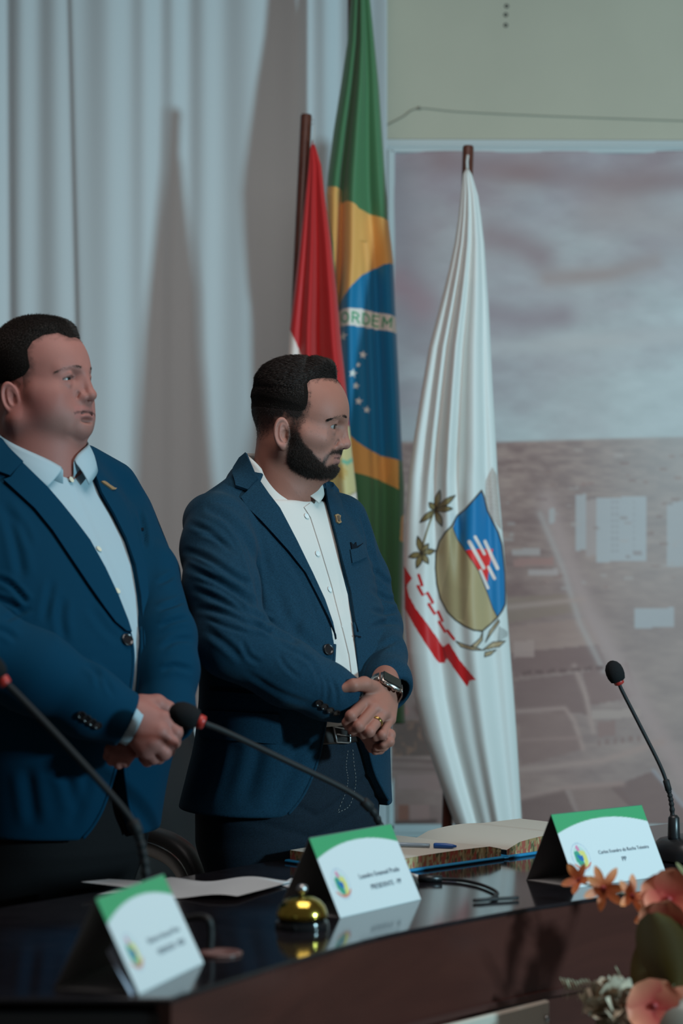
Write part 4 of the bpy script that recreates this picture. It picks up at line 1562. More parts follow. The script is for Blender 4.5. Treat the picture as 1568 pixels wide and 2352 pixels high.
def chair(label, org, yaw):
    R_ = rotz(yaw)
    org = np.array(org, float)
    T = lambda P: np.asarray(P, float) @ R_.T + org
    t = thing('office_chair', label, 'chair', tuple(org))
    V, F = box((0, 0, 0.46), (0.50, 0.50, 0.09), None, 0.035)
    obj('seat', T(V), F, M_leather, t, smooth=False)
    n, m = 13, 16
    V = []
    for sgn in (-1, 1):
        for j in range(m):
            f_ = j / (m - 1)
            for i in range(n):
                u_ = -1 + 2 * i / (n - 1)
                w = 0.235 * (1 - 0.10 * f_) * (1 - 0.12 * max(0, f_ - 0.85) * 6)
                th = 0.032 * max(0.12, (1 - abs(u_) ** 4)) * max(0.2, 1 - abs(2 * f_ - 1) ** 6)
                V.append((u_ * w, -0.235 - 0.10 * f_ + 0.03 * math.sin(f_ * 3) - 0.03 * (1 - u_ * u_) + sgn * th, 0.50 + 0.53 * f_ + (-0.02 * abs(u_) ** 3 if f_ > 0.9 else 0)))
    g = grid_faces(n, m)
    F = [tuple(q) for q in g] + [tuple(q[::-1] + n * m) for q in g]
    for j in range(m - 1):
        F.append((j * n, (j + 1) * n, (j + 1) * n + n * m, j * n + n * m))
        F.append((j * n + n - 1, j * n + n - 1 + n * m, (j + 1) * n + n - 1 + n * m, (j + 1) * n + n - 1))
    for i in range(n - 1):
        F.append((i, i + n * m, i + 1 + n * m, i + 1))
        b_ = (m - 1) * n
        F.append((b_ + i, b_ + i + 1, b_ + i + 1 + n * m, b_ + i + n * m))
    obj('backrest', T(V), F, M_leather, t)
    for sg in (-1, 1):
        P = smoothpath([(sg * 0.29, -0.24, 0.722), (sg * 0.292, -0.08, 0.720), (sg * 0.293, 0.05, 0.712), (sg * 0.293, 0.118, 0.676), (sg * 0.291, 0.146, 0.60), (sg * 0.285, 0.155, 0.50), (sg * 0.25, 0.13, 0.43)], 40)
        V, F = tube(P, 0.0135, 10)
        fr_ = obj('arm_frame', T(V), F, M_chrome, t)
        P = smoothpath([(sg * 0.29, -0.20, 0.750), (sg * 0.292, -0.06, 0.750), (sg * 0.293, 0.06, 0.745), (sg * 0.293, 0.135, 0.715), (sg * 0.292, 0.178, 0.655), (sg * 0.291, 0.186, 0.625)], 34)
        rad = 0.027 * np.clip(np.sin(np.linspace(0.12, math.pi - 0.12, 34)) * 2.4, 0.3, 1)
        V, F = tube(P, rad, 14, flat=0.62)
        obj('arm_pad', T(V), F, M_leather, t)
    V, F = lathe([(0.03, 0.10), (0.03, 0.28), (0.022, 0.28), (0.022, 0.42)], org, (0, 0, 1), 18)
    obj('column', V, F, M_chrome, t, angle=40)
    for k in range(5):
        a = 2 * math.pi * k / 5 + 0.3
        d = np.array([math.cos(a), math.sin(a), 0])
        V, F = tube([org + d * 0.02 + [0, 0, 0.12], org + d * 0.18 + [0, 0, 0.10], org + d * 0.29 + [0, 0, 0.075]], [0.022, 0.018, 0.013], 8)
        lg_ = obj('base_leg', V, F, M_chrome, t)
        V, F = lathe([(0.020, -0.012), (0.026, -0.009), (0.026, 0.009), (0.020, 0.012)], org + d * 0.29 + [0, 0, 0.027], (-d[1], d[0], 0), 14)
        obj('castor', V, F, M_black, lg_)


chair('black office chair with curved chrome armrests behind the bearded man', (-0.245, 4.74, 0), math.radians(180 + 53))
# ---------------------------------------------------------------- people
class Frame:
    """right-handed body frame: x = the person's right, y = forward, z = up; yaw turns from the camera towards picture right"""
    def __init__(s, o, yaw, pitch=0.0, roll=0.0):
        c, n = math.cos(math.radians(yaw)), math.sin(math.radians(yaw))
        r, f, u = np.array([-c, -n, 0]), np.array([n, -c, 0]), np.array([0, 0, 1.0])
        p = math.radians(pitch)
        f, u = f * math.cos(p) - u * math.sin(p), u * math.cos(p) + f * math.sin(p)
        q = math.radians(roll)
        r, u = r * math.cos(q) + u * math.sin(q), u * math.cos(q) - r * math.sin(q)
        s.o = np.array(o, float)
        s.R = np.stack([r, f, u], 1)
        s.o32, s.R32 = s.o.astype(np.float32), s.R.astype(np.float32)

    def loc(s, P):
        return (P - s.o32) @ s.R32 if P.dtype == np.float32 else (P - s.o) @ s.R

    def wor(s, q):
        return np.asarray(q, float) @ s.R.T + s.o


def mir(q):
    m = q.copy()
    m[:, 0] = np.abs(m[:, 0])
    return m


def cranium(q, fat=0.0):
    d = s_ell(q, (0, .006, .062), (.077, .090 - .003 * fat, .086))
    return smin(d, s_ell(q, (0, .046 - .003 * fat, .056), (.061 - .006 * fat, .055 - .002 * fat, .058)), .02)


def eyelid(m):
    """angle across the eye, height above the lid line, half opening"""
    x, y, z = m[:, 0] - .0325, m[:, 1] - .0735, m[:, 2] - .0325
    ph = np.degrees(np.arctan2(x, y))
    u = (ph - 8) / 60
    hh = .0050 * np.sqrt(np.clip(1 - u * u, 0, 1)) - .0006
    zc = -.0004 - .0022 * u
    r = np.sqrt(x * x + y * y + z * z)
    return ph, z - zc, np.where(np.abs(u) < 1, hh, -.003), r


def ear_sdf(m):
    E = m - np.array([.0775, -.006, .004], np.float32)
    ca, sa = math.cos(math.radians(24)), math.sin(math.radians(24))
    ex = E[:, 0] * ca + E[:, 1] * sa
    ey = -E[:, 0] * sa + E[:, 1] * ca
    cb, sb = math.cos(math.radians(10)), math.sin(math.radians(10))
    ez = E[:, 2] * cb - ey * sb
    ey = ey * cb + E[:, 2] * sb
    e = np.stack([ex, ey, ez], 1)

    def ring(cy, cz, ry, rz, x0, r):
        q = np.sqrt(((ey - cy) / ry) ** 2 + ((ez - cz) / rz) ** 2)
        return np.sqrt(((q - 1) * (ry + rz) / 2) ** 2 + (ex - x0) ** 2) - r
    d = s_ell(e, (0, 0, .001), (.0045, .0135, .025))
    d = smin(d, ring(-.0005, .002, .0135, .0245, .003, .0036), .003)
    d = smin(d, ring(.002, .003, .0072, .0150, .003, .0026), .003)
    d = smax(d, -s_ell(e, (.007, .004, -.003), (.0072, .0068, .0105)), .003)
    d = smax(d, -s_cap(e, (.006, -.0075, .012), (.006, -.0085, -.006), .0022), .002)
    d = smin(d, s_ell(e, (.001, .003, -.0245), (.0045, .0075, .0075)), .005)
    d = smin(d, s_ell(e, (.002, .0120, -.004), (.004, .0036, .0055)), .003)
    d = smin(d, s_ell(e, (-.007, .002, 0), (.008, .010, .019)), .004)
    return d


def head_sdf(q, fat=0.0, beard=True):
    """face and skull, ear-canal axis at the origin"""
    m = mir(q)
    d = cranium(q, fat)
    mw = 1 + .22 * fat
    md = .0065 * fat
    d = smin(d, s_ell(q, (0, .030, -.004), (.066 + .010 * fat, .060, .060)), .025)
    d = smin(d, s_cap(m, (.053 + .012 * fat, .000, -.024 - .008 * fat), (.022 + .006 * fat, .066, -.046), .018 + .006 * fat, .018), .02)
    d = smin(d, s_ell(q, (0, .038, -.034 - .004 * fat), (.050 + .014 * fat, .046, .034 + .008 * fat)), .02)
    d = smin(d, s_ell(q, (0, .0735, -.0475), (.019, .0165, .0165)), .014)
    d = smin(d, s_cap(m, (.044, .0615, .006), (.058, .034, .010), .016, .016), .018)
    if fat:
        d = smin(d, s_ell(m, (.046, .048, -.016), (.026, .028, .028)), .02)
        d = smin(d, s_ell(q, (0, .013, -.076), (.058, .044, .032)), .03)
        d = smin(d, s_ell(q, (0, .0800, -.0520), (.0225, .0165, .0175)), .009)
        d = smax(d, -s_path(m, [(.030, .070, -.062), (.012, .074, -.073), (0, .075, -.075)], [.002, .003, .003], .003), .010)
        d = smin(d, s_ell(q, (0, .000, -.095), (.072, .058, .050)), .03)
    d = smin(d, s_cap(m, (.010, .0850, .0510), (.040, .0690, .0485), .0115, .0105), .012)
    d = smax(d, -s_ell(m, (.0325, .0970, .0325), (.0185, .0200, .0115)), .012)
    # lids round the eyeball
    lid = s_sph(m, (.0325, .0735, .0325), .0139)
    ph_, dz_, hh_, r_ = eyelid(m)
    slit = np.maximum(np.abs(dz_) - hh_ * (1.0 if beard else .56), np.maximum(r_ - .0180, -m[:, 1] + .060)).astype(np.float32)
    d = smin(d, lid, .007)
    d = smin(d, s_path(m, [(.0225, .0830, .0385), (.0330, .0850, .0402), (.0450, .0730, .0370)], [.0030, .0036, .0030], .004), .004)
    d = smin(d, s_path(m, [(.0230, .0810, .0235), (.0340, .0820, .0215), (.0450, .0720, .0240)], [.0030, .0036, .0030], .004), .006)
    d = smax(d, -slit, .0012)
    # nose
    n = s_cap(q, (0, .0940, .0450), (0, .1040, .0060), .0068, .0090)
    n = smin(n, s_ell(q, (0, .1055, .0030), (.0105, .0098, .0092)), .006)
    n = smin(n, s_ell(m, (.0118, .0955, .0000), (.0072, .0100, .0078)), .005)
    d = smin(d, n, .010)
    d = smin(d, s_cap(m, (.008, .086, .030), (.014, .087, .006), .0075, .0085), .010)
    d = smax(d, -s_cap(m, (.0058, .1010, -.0110), (.0068, .0985, -.0030), .0030, .0024), .003)
    d = smax(d, -s_path(m, [(.0205, .0930, .0060), (.0215, .0890, -.0020), (.0300, .0800, -.0180), (.0330, .0720, -.0300)], [.0012, .0016, .0014, .0008], .003), .007)
    # mouth
    d = smin(d, s_ell(q, (0, .0660, -.0250), (.0370 * mw, .0290, .0240)), .020)
    d = smin(d, s_path(m, [(0, .0940, -.0200), (.0110 * mw, .0910, -.0205), (.0255 * mw, .0800, -.0275 - md)], [.0052, .0052, .0020]), .004)
    d = smin(d, s_path(m, [(0, .0918, -.0315), (.0120 * mw, .0880, -.0315), (.0245 * mw, .0795, -.0290 - md)], [.0062, .0056, .0020]), .004)
    d = smax(d, -s_path(m, [(0, .0990, -.0255), (.0120 * mw, .0955, -.0258 - md * .25), (.0275 * mw, .0820, -.0298 - md)], [.0018, .0018, .0016]), .0025)
    d = smax(d, -s_ell(q, (0, .0945, -.0395), (.018, .0065, .0042)), .006)
    d = smin(d, ear_sdf(m), .004)
    return d


def torso_sdf(q, tab, grow=0.0, n=2.3):
    t = np.asarray(tab, float)[::-1]
    z = q[:, 2]
    a = np.interp(z, t[:, 0], t[:, 1]).astype(np.float32) + grow
    b = np.interp(z, t[:, 0], t[:, 2]).astype(np.float32) + grow
    c = np.interp(z, t[:, 0], t[:, 3]).astype(np.float32)
    u, v = np.abs(q[:, 0]) / a, np.abs(q[:, 1] - c) / b
    k = (u ** n + v ** n + 1e-9) ** (1 / n)
    r = np.sqrt(q[:, 0] ** 2 + (q[:, 1] - c) ** 2)
    return np.where(k > 1e-3, r * (1 - 1 / np.maximum(k, 1e-3)), -np.minimum(a, b))


def smooth_tab(tab, n=60):
    t = np.asarray(tab, float)
    return smoothpath(t, n)


def polysd(px, py, poly):
    """signed distance to a polygon, positive inside"""
    d, _ = dpath(px, py, list(poly) + [poly[0]])
    return np.where(inpoly(px, py, poly), d, -d)


def crease(V, N, strokes, scale):
    """press folds into cloth along the given lines (picture positions found on the photograph; width in pixels, depth in mm)"""
    px = project_px(V)
    face = np.clip(-(N[:, 1]) * 2.2 + 0.35, 0, 1)
    disp = np.zeros(len(V))
    for pts, w, amp in strokes:
        w, amp = w * .72, amp * .95
        P = np.asarray(smoothpath([(a, b, 0) for a, b in pts], 14))[:, :2]
        lo, hi = P.min(0) - 4 * w, P.max(0) + 4 * w
        i = np.where((px[:, 0] > lo[0]) & (px[:, 0] < hi[0]) & (px[:, 1] > lo[1]) & (px[:, 1] < hi[1]))[0]
        if not len(i):
            continue
        x, y = px[i, 0], px[i, 1]
        best = np.full(len(i), 1e9)
        sgn = np.zeros(len(i))
        at = np.zeros(len(i))
        for k in range(len(P) - 1):
            d, t = dseg(x, y, P[k], P[k + 1])
            e = P[k + 1] - P[k]
            sd = (e[0] * (y - P[k][1]) - e[1] * (x - P[k][0])) / (np.linalg.norm(e) + 1e-9)
            m = d < best
            best = np.where(m, d, best)
            sgn = np.where(m, sd, sgn)
            at = np.where(m, (k + t) / (len(P) - 1), at)
        tap = np.clip(np.minimum(at, 1 - at) * 4, 0, 1) ** 0.7
        valley = np.exp(-(best / w) ** 2)
        ridge = np.exp(-((best - 1.9 * w) / (1.0 * w)) ** 2)
        disp[i] += (-valley + 0.55 * ridge) * tap * amp * 0.001
    return V + N * (disp * face)[:, None]


def paint_lids(col, q, mask):
    ph, dz, hh, r = eyelid(mir(q))
    near = np.clip(1 - np.abs(np.abs(dz) - hh) / .0016, 0, 1) * (hh > 0) * (r < .0185) * mask
    col = paint(col, near * np.where(dz > 0, .85, .45), (.035, .022, .018))
    return paint(col, np.clip(1 - np.abs(dz - hh - .0042) / .0016, 0, 1) * .35 * (hh > 0) * (r < .0185) * mask, (.16, .08, .07))


def paint_lips(col, q, mask, mw, c, a):
    lip = np.zeros(len(q))
    for pl, w in (([(.0980, -.0200), (.0925, -.0205), (.0800, -.0280 - (mw - 1) * .03)], .0052), ([(.0960, -.0315), (.0895, -.0315), (.0790, -.0290 - (mw - 1) * .03)], .0060)):
        d_, _ = dpath(q[:, 1], q[:, 2], pl)
        lip = np.maximum(lip, np.clip((w - d_) / .0015 + .5, 0, 1) * (np.abs(q[:, 0]) < .028 * mw) * (q[:, 1] > .074) * mask)
    col = paint(col, a * lip, c)
    d_, _ = dpath(q[:, 1], q[:, 2], [(.0990, -.0255), (.0945, -.0258), (.0805, -.0298 - (mw - 1) * .03)])  # parting line: shade between the lips put into the colour
    return paint(col, .8 * np.clip((.0016 - d_) / .001 + .5, 0, 1) * (np.abs(q[:, 0]) < .029 * mw) * (q[:, 1] > .074) * mask, (.085, .035, .030))


def strands(name, pts, dirs, length, rad, m, parent, label=None, bend=None, segs=2):
    """short hairs as thin tapering blades; one object because nobody could count them"""
    n = len(pts)
    length = np.broadcast_to(length, (n,))
    dirs = dirs / (np.linalg.norm(dirs, axis=1, keepdims=True) + 1e-9)
    ref = rng.normal(size=(n, 3))
    s = np.cross(dirs, ref)
    s /= np.linalg.norm(s, axis=1, keepdims=True) + 1e-9
    t = np.cross(dirs, s)
    rows = []
    for k in range(segs):
        f = k / segs
        c = pts + dirs * (length * f)[:, None]
        if bend is not None:
            c = c + bend * (length * f * f)[:, None]
        r = rad * (1 - 0.6 * f)
        for a in range(3):
            an = 2 * math.pi * a / 3
            rows.append(c + r * (math.cos(an) * s + math.sin(an) * t))
    tip = pts + dirs * length[:, None]
    if bend is not None:
        tip = tip + bend * length[:, None]
    rows.append(tip)
    V = np.stack(rows, 1)
    k = V.shape[1]
    F = []
    for g in range(segs - 1):
        for a in range(3):
            b = (a + 1) % 3
            F += [(g * 3 + a, g * 3 + b, g * 3 + 3 + b), (g * 3 + a, g * 3 + 3 + b, g * 3 + 3 + a)]
    for a in range(3):
        F.append(((segs - 1) * 3 + a, (segs - 1) * 3 + (a + 1) % 3, k - 1))
    F = (np.arange(n)[:, None, None] * k + np.array(F)[None]).reshape(-1, 3)
    return obj(name, V.reshape(-1, 3), F, m, parent, kind='stuff', label=label)


def sample_tris(V, Q, n, w=None):
    a, b, c, d = V[Q[:, 0]], V[Q[:, 1]], V[Q[:, 2]], V[Q[:, 3]]
    ar = np.linalg.norm(np.cross(c - a, d - b), axis=1)
    if w is not None:
        ar = ar * w
    i = rng.choice(len(Q), n, p=ar / ar.sum())
    u, v = rng.random((2, n, 1))
    return (a[i] * (1 - u) + b[i] * u) * (1 - v) + (d[i] * (1 - u) + c[i] * u) * v


def hand_sdf(P, wrist, mcps, fingers, thumb, fr=1.0, wr=.025, forearm=None):
    """palm from wrist to knuckles, five separate fingers; all points in world space"""
    d = None
    for k, mc in enumerate(mcps):
        e = s_cap(P, wrist[k] if isinstance(wrist, list) else wrist, mc, .0145 * fr, .0118 * fr)
        d = e if d is None else smin(d, e, .016)
    for k, f in enumerate(fingers):
        r = np.array([.0112, .0098, .0088, .0074]) * fr * (0.86 if k == 3 else 1.0)
        e = s_path(P, [mcps[k]] + list(f), r[:len(f) + 1], .0035)
        e = smin(e, s_sph(P, f[0], .0103 * fr * (0.86 if k == 3 else 1.0)), .004)
        d = smin(d, e, .0035)
    if thumb is not None:
        r = np.array([.0165, .0135, .0118, .0088]) * fr
        d = smin(d, s_path(P, thumb, r[:len(thumb)], .005), .006)
    if forearm is not None:
        w0 = wrist[1] if isinstance(wrist, list) else wrist
        d = smin(d, s_cap(P, w0, forearm, wr, wr * 1.15), .018)
    return d


def nearbox(fn, lo, hi):
    """evaluate fn only close to its box (a lower bound elsewhere)"""
    lo, hi = np.asarray(lo, np.float32), np.asarray(hi, np.float32)

    def g(P):
        dd = np.maximum(np.maximum(lo - P, P - hi), 0)
        o = np.sqrt((dd * dd).sum(1)) + 0.02
        i = np.where(o < 0.045)[0]
        if len(i):
            o[i] = fn(P[i])
        return o
    return g


def skin_mat(name, rough=0.56):
    m = mat(name, attr=True, rough=rough, spec=0.30, sss=0.10, bump=(420, 0.22, 0.0008))
    return m


def eyes(F, parent, iris, look):
    M = mat('eyeball', attr=True, rough=0.28, spec=0.35)
    for sg in (-1, 1):
        c = np.array([sg * .0325, .0735, .0325])
        d = np.array(look, float)
        d /= np.linalg.norm(d)
        pr = []
        Rm = frame(d)
        V, F_ = [], []
        nn = 28
        rings = 30
        cols = []
        for i in range(rings + 1):
            th = math.pi * i / rings
            for k in range(nn):
                ph = 2 * math.pi * k / nn
                v = np.array([math.sin(th) * math.cos(ph), math.sin(th) * math.sin(ph), math.cos(th)])
                V.append(c + .0126 * (Rm @ v))
                cols.append((0.006, 0.005, 0.005) if th < 0.22 else (iris if th < 0.52 else (0.30, 0.26, 0.25)))
        for i in range(rings):
            for k in range(nn):
                F_.append((i * nn + k, (i + 1) * nn + k, (i + 1) * nn + (k + 1) % nn, i * nn + (k + 1) % nn))
        obj('eye', F.wor(np.array(V)), F_, M, parent, colors=np.array(cols))


def collar(parent, F, m, cy, top, bot, rt, rb, name='collar', n=90, thick=0.0016):
    """shirt collar turned over: stand rising to the fold, leaf falling outside; top and bot list (angle, height)"""
    def ringpts(tab, r):
        t = np.array(tab, float)
        s = np.linspace(0, 1, n)
        x = np.interp(s, np.linspace(0, 1, len(t)), t[:, 0])
        # smooth the heights
        zz = smoothpath(np.column_stack([t[:, 0], t[:, 1], np.zeros(len(t))]), n)
        a = np.radians(zz[:, 0])
        rr = r if np.isscalar(r) else np.interp(s, np.linspace(0, 1, len(r)), r)
        return np.column_stack([rr * np.cos(a), rr * np.sin(a) + cy, zz[:, 1]])
    T = ringpts(top, rt)
    B = ringpts(bot, rb)
    Tin = T * [1, 1, 1]
    rows = []
    stand = T.copy()
    stand[:, 2] -= 0.030
    rows.append(stand)
    rows.append(T + [0, 0, -0.004])
    mid = T + [0, 0, 0.0015]
    rows.append(mid + (B - T) * [0.06, 0.06, 0])
    for k in (0.12, 0.3, 0.5, 0.75, 1.0):
        p = T + (B - T) * k
        p[:, :2] += (T[:, :2] - [0, cy]) / (np.linalg.norm(T[:, :2] - [0, cy], axis=1, keepdims=True)) * 0.004 * math.sin(k * math.pi)
        rows.append(p)
    V = np.concatenate(rows)
    o = obj(name, F.wor(V), grid_faces(n, len(rows)), m, parent)
    so = o.modifiers.new('thickness', 'SOLIDIFY')
    so.thickness = thick
    so.offset = 0
    return o
# ---------------------------------------------------------------- the bearded man
M_skin = skin_mat('skin')
M_hair = mat('dark_hair', (0.030, 0.021, 0.018), 0.5, 0.35)
M_hairbase = mat('dark_hair_base', (0.008, 0.006, 0.005), 0.9, 0.1)
M_beard = mat('dark_beard', (0.046, 0.030, 0.025), 0.6, 0.25)
M_jk = mat('blue_wool', (0.0095, 0.0365, 0.0640), 0.85, 0.05, weave=(1100, 0.30, 0.30), sheen=0.03)
M_jkd = mat('blue_wool_dark', (0.004, 0.008, 0.014), 0.9, 0.1)
M_shirt = mat('white_shirt', (0.60, 0.58, 0.55), 0.75, 0.2)
M_btn = mat('dark_horn_button', (0.012, 0.010, 0.011), 0.22, 0.6)
M_btw = mat('white_button', (0.66, 0.70, 0.70), 0.35)
M_jean = mat('indigo_denim', (0.0085, 0.0160, 0.0260), 0.85, 0.15, weave=(700, 0.35, 0.6))
M_belt = mat('brown_belt', (0.012, 0.007, 0.006), 0.4)
M_shoe = mat('black_shoe', (0.01, 0.009, 0.009), 0.3)

pB = thing('person', 'bearded man in a teal blue jacket and open white shirt, hands clasped', 'person', (-0.1, 4.17, 0), 'men standing behind the table')
FB = Frame((-0.1076, 4.17, 0), 45)
HB = Frame((-0.096, 4.16, 1.5435), 82, 8)
TABB = smooth_tab([(1.56, .010, .010, -.030), (1.51, .030, .030, -.030), (1.48, .066, .062, -.030), (1.45, .100, .082, -.030), (1.42, .140, .096, -.030), (1.37, .182, .112, -.024), (1.325, .200, .124, -.018), (1.254, .205, .130, -.003),
                   (1.183, .207, .138, .020), (1.075, .205, .149, .038), (.975, .204, .148, .024), (.90, .214, .155, .012), (.82, .226, .163, .002), (.70, .23, .165, .0)])
nearB = [W(498, 1206, 4.03), W(500, 1260, 3.99), W(508, 1350, 3.93), W(534, 1472, 3.88), W(660, 1546, 3.90), W(745, 1586, 3.93), W(800, 1610, 3.952)]
nearBr = [.060, .066, .067, .065, .058, .050, .0445]
farB = [W(786, 1196, 4.29), W(836, 1330, 4.30), W(866, 1440, 4.27), W(878, 1505, 4.17), W(890, 1565, 4.07), W(902, 1650, 4.03)]
farBr = [.050, .047, .0465, .044, .042, .043]


def plane3(a, b, c, inside):
    n = np.cross(b - a, c - a)
    n /= np.linalg.norm(n)
    if (inside - a) @ n > 0:
        n = -n
    return a.astype(np.float32), n.astype(np.float32)


cutN = (W(797, 1609, 3.952).astype(np.float32), ((nearB[-1] - nearB[-2]) / np.linalg.norm(nearB[-1] - nearB[-2])).astype(np.float32))
cutF = plane3(W(856, 1553, 3.995), W(934, 1572, 4.05), W(915, 1650, 4.10), farB[3])


def torsoB(P, grow=0.0):
    q = FB.loc(P)
    d = torso_sdf(q, TABB, grow)
    m = mir(q)
    d = smin(d, s_cap(m, (.050, -.040, 1.452), (.168, -.030, 1.386), .040 + grow, .046 + grow), .035)
    return d


edgeN = [(578, 1060), (593, 1102), (618, 1138), (642, 1170), (660, 1205), (681, 1248), (699, 1284), (716, 1320), (744, 1384), (762, 1440), (769, 1480), (766, 1530), (757, 1600), (744, 1680), (731, 1742), (712, 1795), (690, 1836), (662, 1870), (640, 1884)]
edgeF = [(742, 1100), (752, 1150), (768, 1212), (786, 1290), (803, 1365), (814, 1430), (822, 1500), (828, 1560), (836, 1640), (848, 1720), (862, 1775), (880, 1812), (893, 1836)]


def toxz(F, fn, pts):
    return F.loc(raycast(fn, pts))[:, [0, 2]]


openB = np.concatenate([toxz(FB, torsoB, edgeN), [[.09, .60], [-.13, .60]], toxz(FB, torsoB, edgeF)[::-1], [[-.02, 1.60], [.03, 1.60]]])
openBl = [tuple(v) for v in openB]


def sleeve(P, pts, rad, cut, hollow=0.0):
    d = s_path(P, pts, rad, .02)
    pl = (P - cut[0]) @ cut[1]
    if hollow:
        inner = s_path(P, pts, [r - hollow for r in rad], .02)
        d = smax(d, -smax(inner, -(pl + .07), .004), .002)
    return smax(d, pl, .004)


def jacketB(P):
    q = FB.loc(P)
    d = torsoB(P)
    i = np.where((q[:, 1] > -.03) & (d > -.09) & (d < .05))[0]
    if len(i):
        sd = polysd(q[i, 0], q[i, 2], openBl).astype(np.float32)
        d[i] = smax(d[i], np.minimum(sd, q[i, 1] - .01), .004)
    hem = .838 + .010 * np.abs(q[:, 0]) + .04 * np.maximum(0, .03 - q[:, 1])
    d = smax(d, hem - q[:, 2], .006)
    s1 = sleeve(P, nearB, nearBr, cutN)
    s2 = sleeve(P, farB, farBr, cutF, .0085)
    up = np.clip((q[:, 2] - 1.22) / .12, 0, 1)
    d = smin(d, s1, (.006 + .026 * up))
    d = smin(d, s2, (.004 + .022 * up))
    return d


def shirtB(P):
    q = FB.loc(P)
    d = smax(torso_sdf(q, TABB, -.0065), q[:, 2] - 1.425, .008)
    d = smin(d, s_cap(q, (0, -.026, 1.38), (0, -.020, 1.470), .058), .02)
    pl = q[:, 0] + 0.012                              # a soft fold falling from the chest, and the placket edge
    d -= .0030 * np.exp(-((q[:, 0] - (.030 - .10 * (1.42 - q[:, 2]))) / .010) ** 2) * np.clip((1.36 - q[:, 2]) * 6, 0, 1) * (q[:, 1] > 0)
    for x0_, sl_, a_, z_ in ((-.030, .05, .0016, 1.36), (-.055, .02, .0018, 1.33), (.010, .12, .0018, 1.28), (-.015, -.10, .0014, 1.22), (.035, -.06, .0016, 1.18)):
        d -= a_ * np.exp(-((q[:, 0] - (x0_ + sl_ * (1.40 - q[:, 2]) + .006 * np.sin(q[:, 2] * 40 + x0_ * 90))) / .007) ** 2) * np.clip((z_ - q[:, 2]) * 8, 0, 1) * (q[:, 1] > 0)
    d += .0030 * np.exp(-((q[:, 0] - (.052 - .10 * (1.42 - q[:, 2]))) / .012) ** 2) * np.clip((1.30 - q[:, 2]) * 6, 0, 1) * (q[:, 1] > 0)
    cut = s_cap(q, (0, .05, 1.52), (0.006, .092, 1.402), .050, .008)
    d = smax(d, -cut, .004)
    d = smax(d, q[:, 2] - 1.475, .003)
    return smax(d, 1.003 - q[:, 2], .004)


lh_m = [W(836, 1614, 3.922), W(860, 1626, 3.918), W(880, 1638, 3.925), W(895, 1652, 3.942)]
lh_w = [W(872, 1572, 3.985), W(882, 1576, 3.995), W(892, 1582, 4.005), W(900, 1592, 4.015)]
lh_f = [[W(806, 1644, 3.884), W(796, 1660, 3.892), W(798, 1669, 3.915)], [W(823, 1668, 3.880), W(809, 1677, 3.890), W(812, 1683, 3.915)],
        [W(848, 1680, 3.886), W(833, 1686, 3.892), W(826, 1684, 3.915)], [W(877, 1688, 3.905), W(862, 1693, 3.908), W(853, 1690, 3.925)]]
lh_t = [W(862, 1584, 3.962), W(836, 1571, 3.918), W(811, 1574, 3.895), W(788, 1581, 3.893)]
rh_m = [W(870, 1682, 3.935), W(872, 1694, 3.945), W(866, 1704, 3.960), W(856, 1711, 3.975)]
rh_f = [[W(894, 1688, 3.920), W(894, 1704, 3.912), W(880, 1711, 3.908)], [W(888, 1704, 3.930), W(878, 1715, 3.922), W(864, 1717, 3.918)],
        [W(880, 1711, 3.948), W(872, 1721, 3.940), W(861, 1725, 3.932)], [W(866, 1716, 3.966), W(853, 1719, 3.982), W(846, 1713, 3.976)]]
rh_t = [W(815, 1640, 3.985), W(842, 1652, 3.995), W(866, 1662, 3.998), W(880, 1668, 3.998)]


def handsB(P):
    a = hand_sdf(P, lh_w, lh_m, lh_f, lh_t, .96, .024, W(888, 1545, 4.08))
    b = hand_sdf(P, W(805, 1630, 3.962), rh_m, rh_f, rh_t, 1.0, .026, W(740, 1588, 3.935))
    return np.minimum(a, b)


handsBn = nearbox(handsB, W(720, 1740, 3.84) - .06, W(920, 1540, 4.1) + [.05, .05, .05])


def coreB(P):
    q = FB.loc(P)
    d = s_cap(q, (0, -.03, 1.44), (0, .0, .98), .058, .07)
    d = smin(d, s_cap(mir(q), (0, -.03, 1.41), (.16, -.03, 1.38), .04, .034), .03)
    d = smin(d, s_path(P, [nearB[0], nearB[3], W(805, 1630, 3.962)], [.030, .028, .024], .01), .01)
    d = smin(d, s_path(P, [farB[0], farB[2], W(885, 1560, 4.04)], [.030, .028, .022], .01), .01)
    return smin(d, s_cap(mir(q), (.02, 0, .98), (.085, .015, .86), .06, .05), .02)


def headB(P):
    q = HB.loc(P)
    d = head_sdf(q)
    d = smin(d, s_cap(q, (0, -.010, -.020), (0, -.008, -.150), .055, .057), .022)
    d = smin(d, s_cap(q, (0, .050, -.050), (0, .016, -.085), .030, .040), .028)
    d = smin(d, s_sph(q, (0, .030, -.100), .022), .03)
    return d


headBn = nearbox(headB, HB.o - [.16, .16, .20], HB.o + [.16, .16, .19])


def bodyB(P):
    return smin(np.minimum(coreB(P), handsBn(P)), headBn(P), .012)


